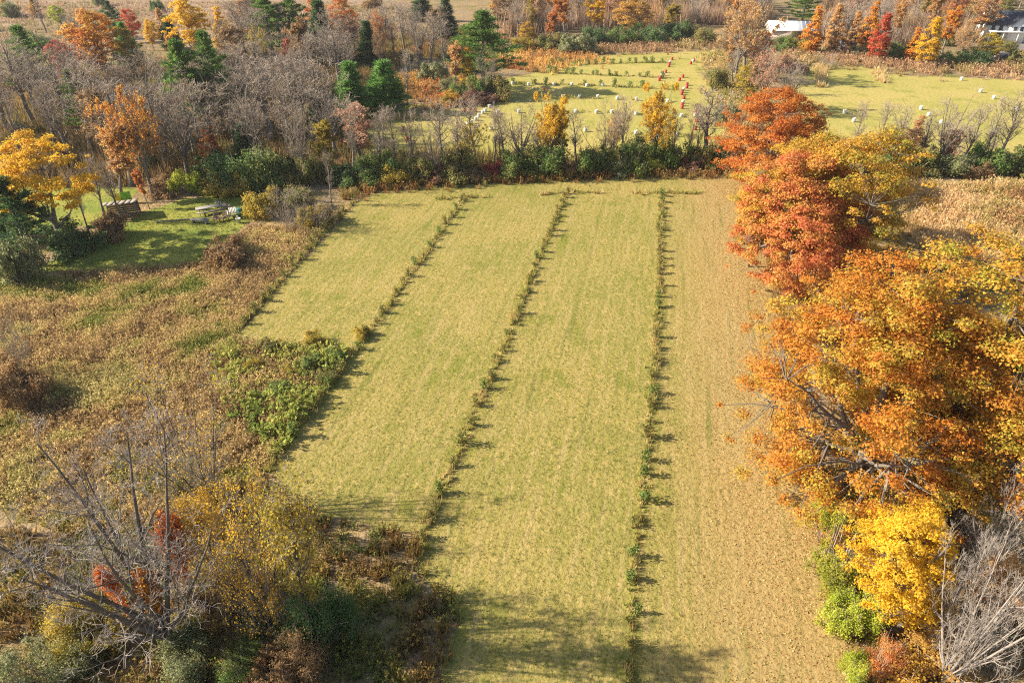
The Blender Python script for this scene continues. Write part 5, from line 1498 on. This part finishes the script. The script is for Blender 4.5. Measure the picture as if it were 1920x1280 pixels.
chair(408, 416, math.radians(20), "brown garden chair in front of the tables, left one", M_BROWNW)
chair(419, 414, math.radians(-20), "brown garden chair in front of the tables, right one", M_BROWNW)
bench(376, 419, math.radians(-12), 2.1, "low grey bench on the lawn in front of the long table", M_GREYW)
X, Y = g(448, 418)
bk = empty("bucket", (X, Y, 0.01)); tag(bk, "white bucket at the lawn's right edge below the shorter table", "bucket")
link("pail", make_mesh("pail", *lathe([(0, 0), (.2, 0), (.27, .5), (.29, .5), (.29, .54), (.255, .54), (.19, .03), (0, .03)], 14), M_WHITE, smooth=True), bk)
link("handle", make_mesh("pail_handle", *frustums([[-.28, 0, .5, -.2, 0, .68, .012, .012], [-.2, 0, .68, .2, 0, .68, .012, .012], [.2, 0, .68, .28, 0, .5, .012, .012]], 4), M_GREYW), bk)
X, Y = g(452, 408)
gb = empty("garden_bin", (X, Y, 0.01), 0.4); tag(gb, "dark green bin behind the shorter picnic table", "bin")
M_BIN = plain("green_plastic", (0.03, 0.14, 0.11), 0.5)
link("body", make_mesh("bin_body", *box((0, 0, .5), (.55, .6, 1.0)), M_BIN), gb); link("lid", make_mesh("bin_lid", *box((0, 0, 1.045), (.62, .67, .08), taper=0.9), M_BIN), gb)
for s in (-1, 1): link("wheel", make_mesh("bin_wheel", *box((s * .3, .28, .1), (.06, .2, .2)), M_GLASSD), gb)
(ax, ay), (bx, by) = g(294, 416), g(428, 408)
pole = link("pole", make_mesh("pole", *frustums([[ax, ay, .08, (ax + bx) / 2, (ay + by) / 2, .1, .05, .05], [(ax + bx) / 2, (ay + by) / 2, .1, bx, by, .09, .05, .04]], 6), M_GREYW))
tag(pole, "long thin pole lying across the picnic lawn", "pole")

X, Y = g(233, 405)
lt = empty("lean_to", (X, Y, 0), math.radians(20), (0.75, 0.8, 0.8)); tag(lt, "low open lean-to with a sloping pale roof at the lawn's left", "lean-to")
for i in range(6): link("roof_sheet", make_mesh("roof_sheet", *merge([box((0, 0, 0), (.79, 2.7, .04))]), plain("rusty_tin", (0.27, 0.23, 0.195), 0.6, var=0.2, scale=2) if i == 0 else bpy.data.materials["rusty_tin"]), lt).location = (-1.95 + .78 * i, 0, 2.0 + 0.012 * (i % 2))
for o in lt.children: o.rotation_euler = (math.radians(-10), 0, 0)
for sx in (-2.1, 0, 2.1):
    for sy, h in ((-1.1, 2.15), (1.1, 1.75)):
        link("post", make_mesh("post", *box((sx, sy, h / 2), (.12, .12, h)), M_BROWNW), lt)
for i in range(5): link("board", make_mesh("back_board", *box((0, 1.2, .2 + .3 * i), (4.4, .04, .27)), M_BROWNW), lt)
rs = np.random.RandomState(5)
for i in range(14):
    lo = link("log", make_mesh("firewood_log", *frustums([[0, -.35, 0, 0, .35, 0, .11, .11]], 8), M_BARK)); lo.location = (X - .9 + .24 * (i % 8), Y - .2, .13 + .22 * (i // 8)); tag(lo, f"short firewood log under the lean-to, {ordinal(i % 8 + 1)} from left in the {['lower', 'upper'][i // 8]} layer", "log", "firewood under the lean-to")
X, Y = g(233, 382)
tp = empty("tarpaulin", (X, Y, 0.02), math.radians(15), (0.7, 0.7, 0.6)); tag(tp, "bright green and yellow sheet hung behind the lean-to roof", "tarpaulin")
def sheet_grid(x0, x1, z0, z1, n=8):
    V, Q = [], []
    for j in range(5):
        for i in range(n + 1):
            t = i / n; s = j / 4
            V.append((x0 + (x1 - x0) * t, .12 * math.sin(t * 9 + j) * (1 - .5 * s) + .6 * (1 - s) * .5, z0 + (z1 - z0) * s - .1 * math.sin(math.pi * t) * s))
    for j in range(4):
        for i in range(n): Q.append([j * (n + 1) + i, j * (n + 1) + i + 1, (j + 1) * (n + 1) + i + 1, (j + 1) * (n + 1) + i])
    return np.array(V), np.array(Q)
link("yellow_panel", make_mesh("yellow_panel", *sheet_grid(-1.3, -.25, .5, 2.2), plain("yellow_cloth", (0.6, 0.5, 0.04), 0.6)), tp)
link("green_panel", make_mesh("green_panel", *sheet_grid(-.2, 1.3, .4, 2.4), plain("green_cloth", (0.16, 0.42, 0.05), 0.6)), tp)
for sx in (-1.35, 1.35): link("post", make_mesh("tarp_post", *box((sx, 0, 1.2), (.07, .07, 2.4)), M_BROWNW), tp)

# ------------------------------------------------------------------ haze
M_HAZE, nth, outh = new_mat("haze_air")
pvol = nth.nodes.new("ShaderNodeVolumePrincipled")
pvol.inputs["Color"].default_value = (0.93, 0.92, 0.98, 1)
pvol.inputs["Density"].default_value = 0.00014
pvol.inputs["Anisotropy"].default_value = 0.2
nth.links.new(pvol.outputs[0], outh.inputs["Volume"])
hz = link("haze", make_mesh("haze", *box((0, 1200, 16.5), (4100, 3700, 35.0)), M_HAZE))
hz["kind"] = "stuff"
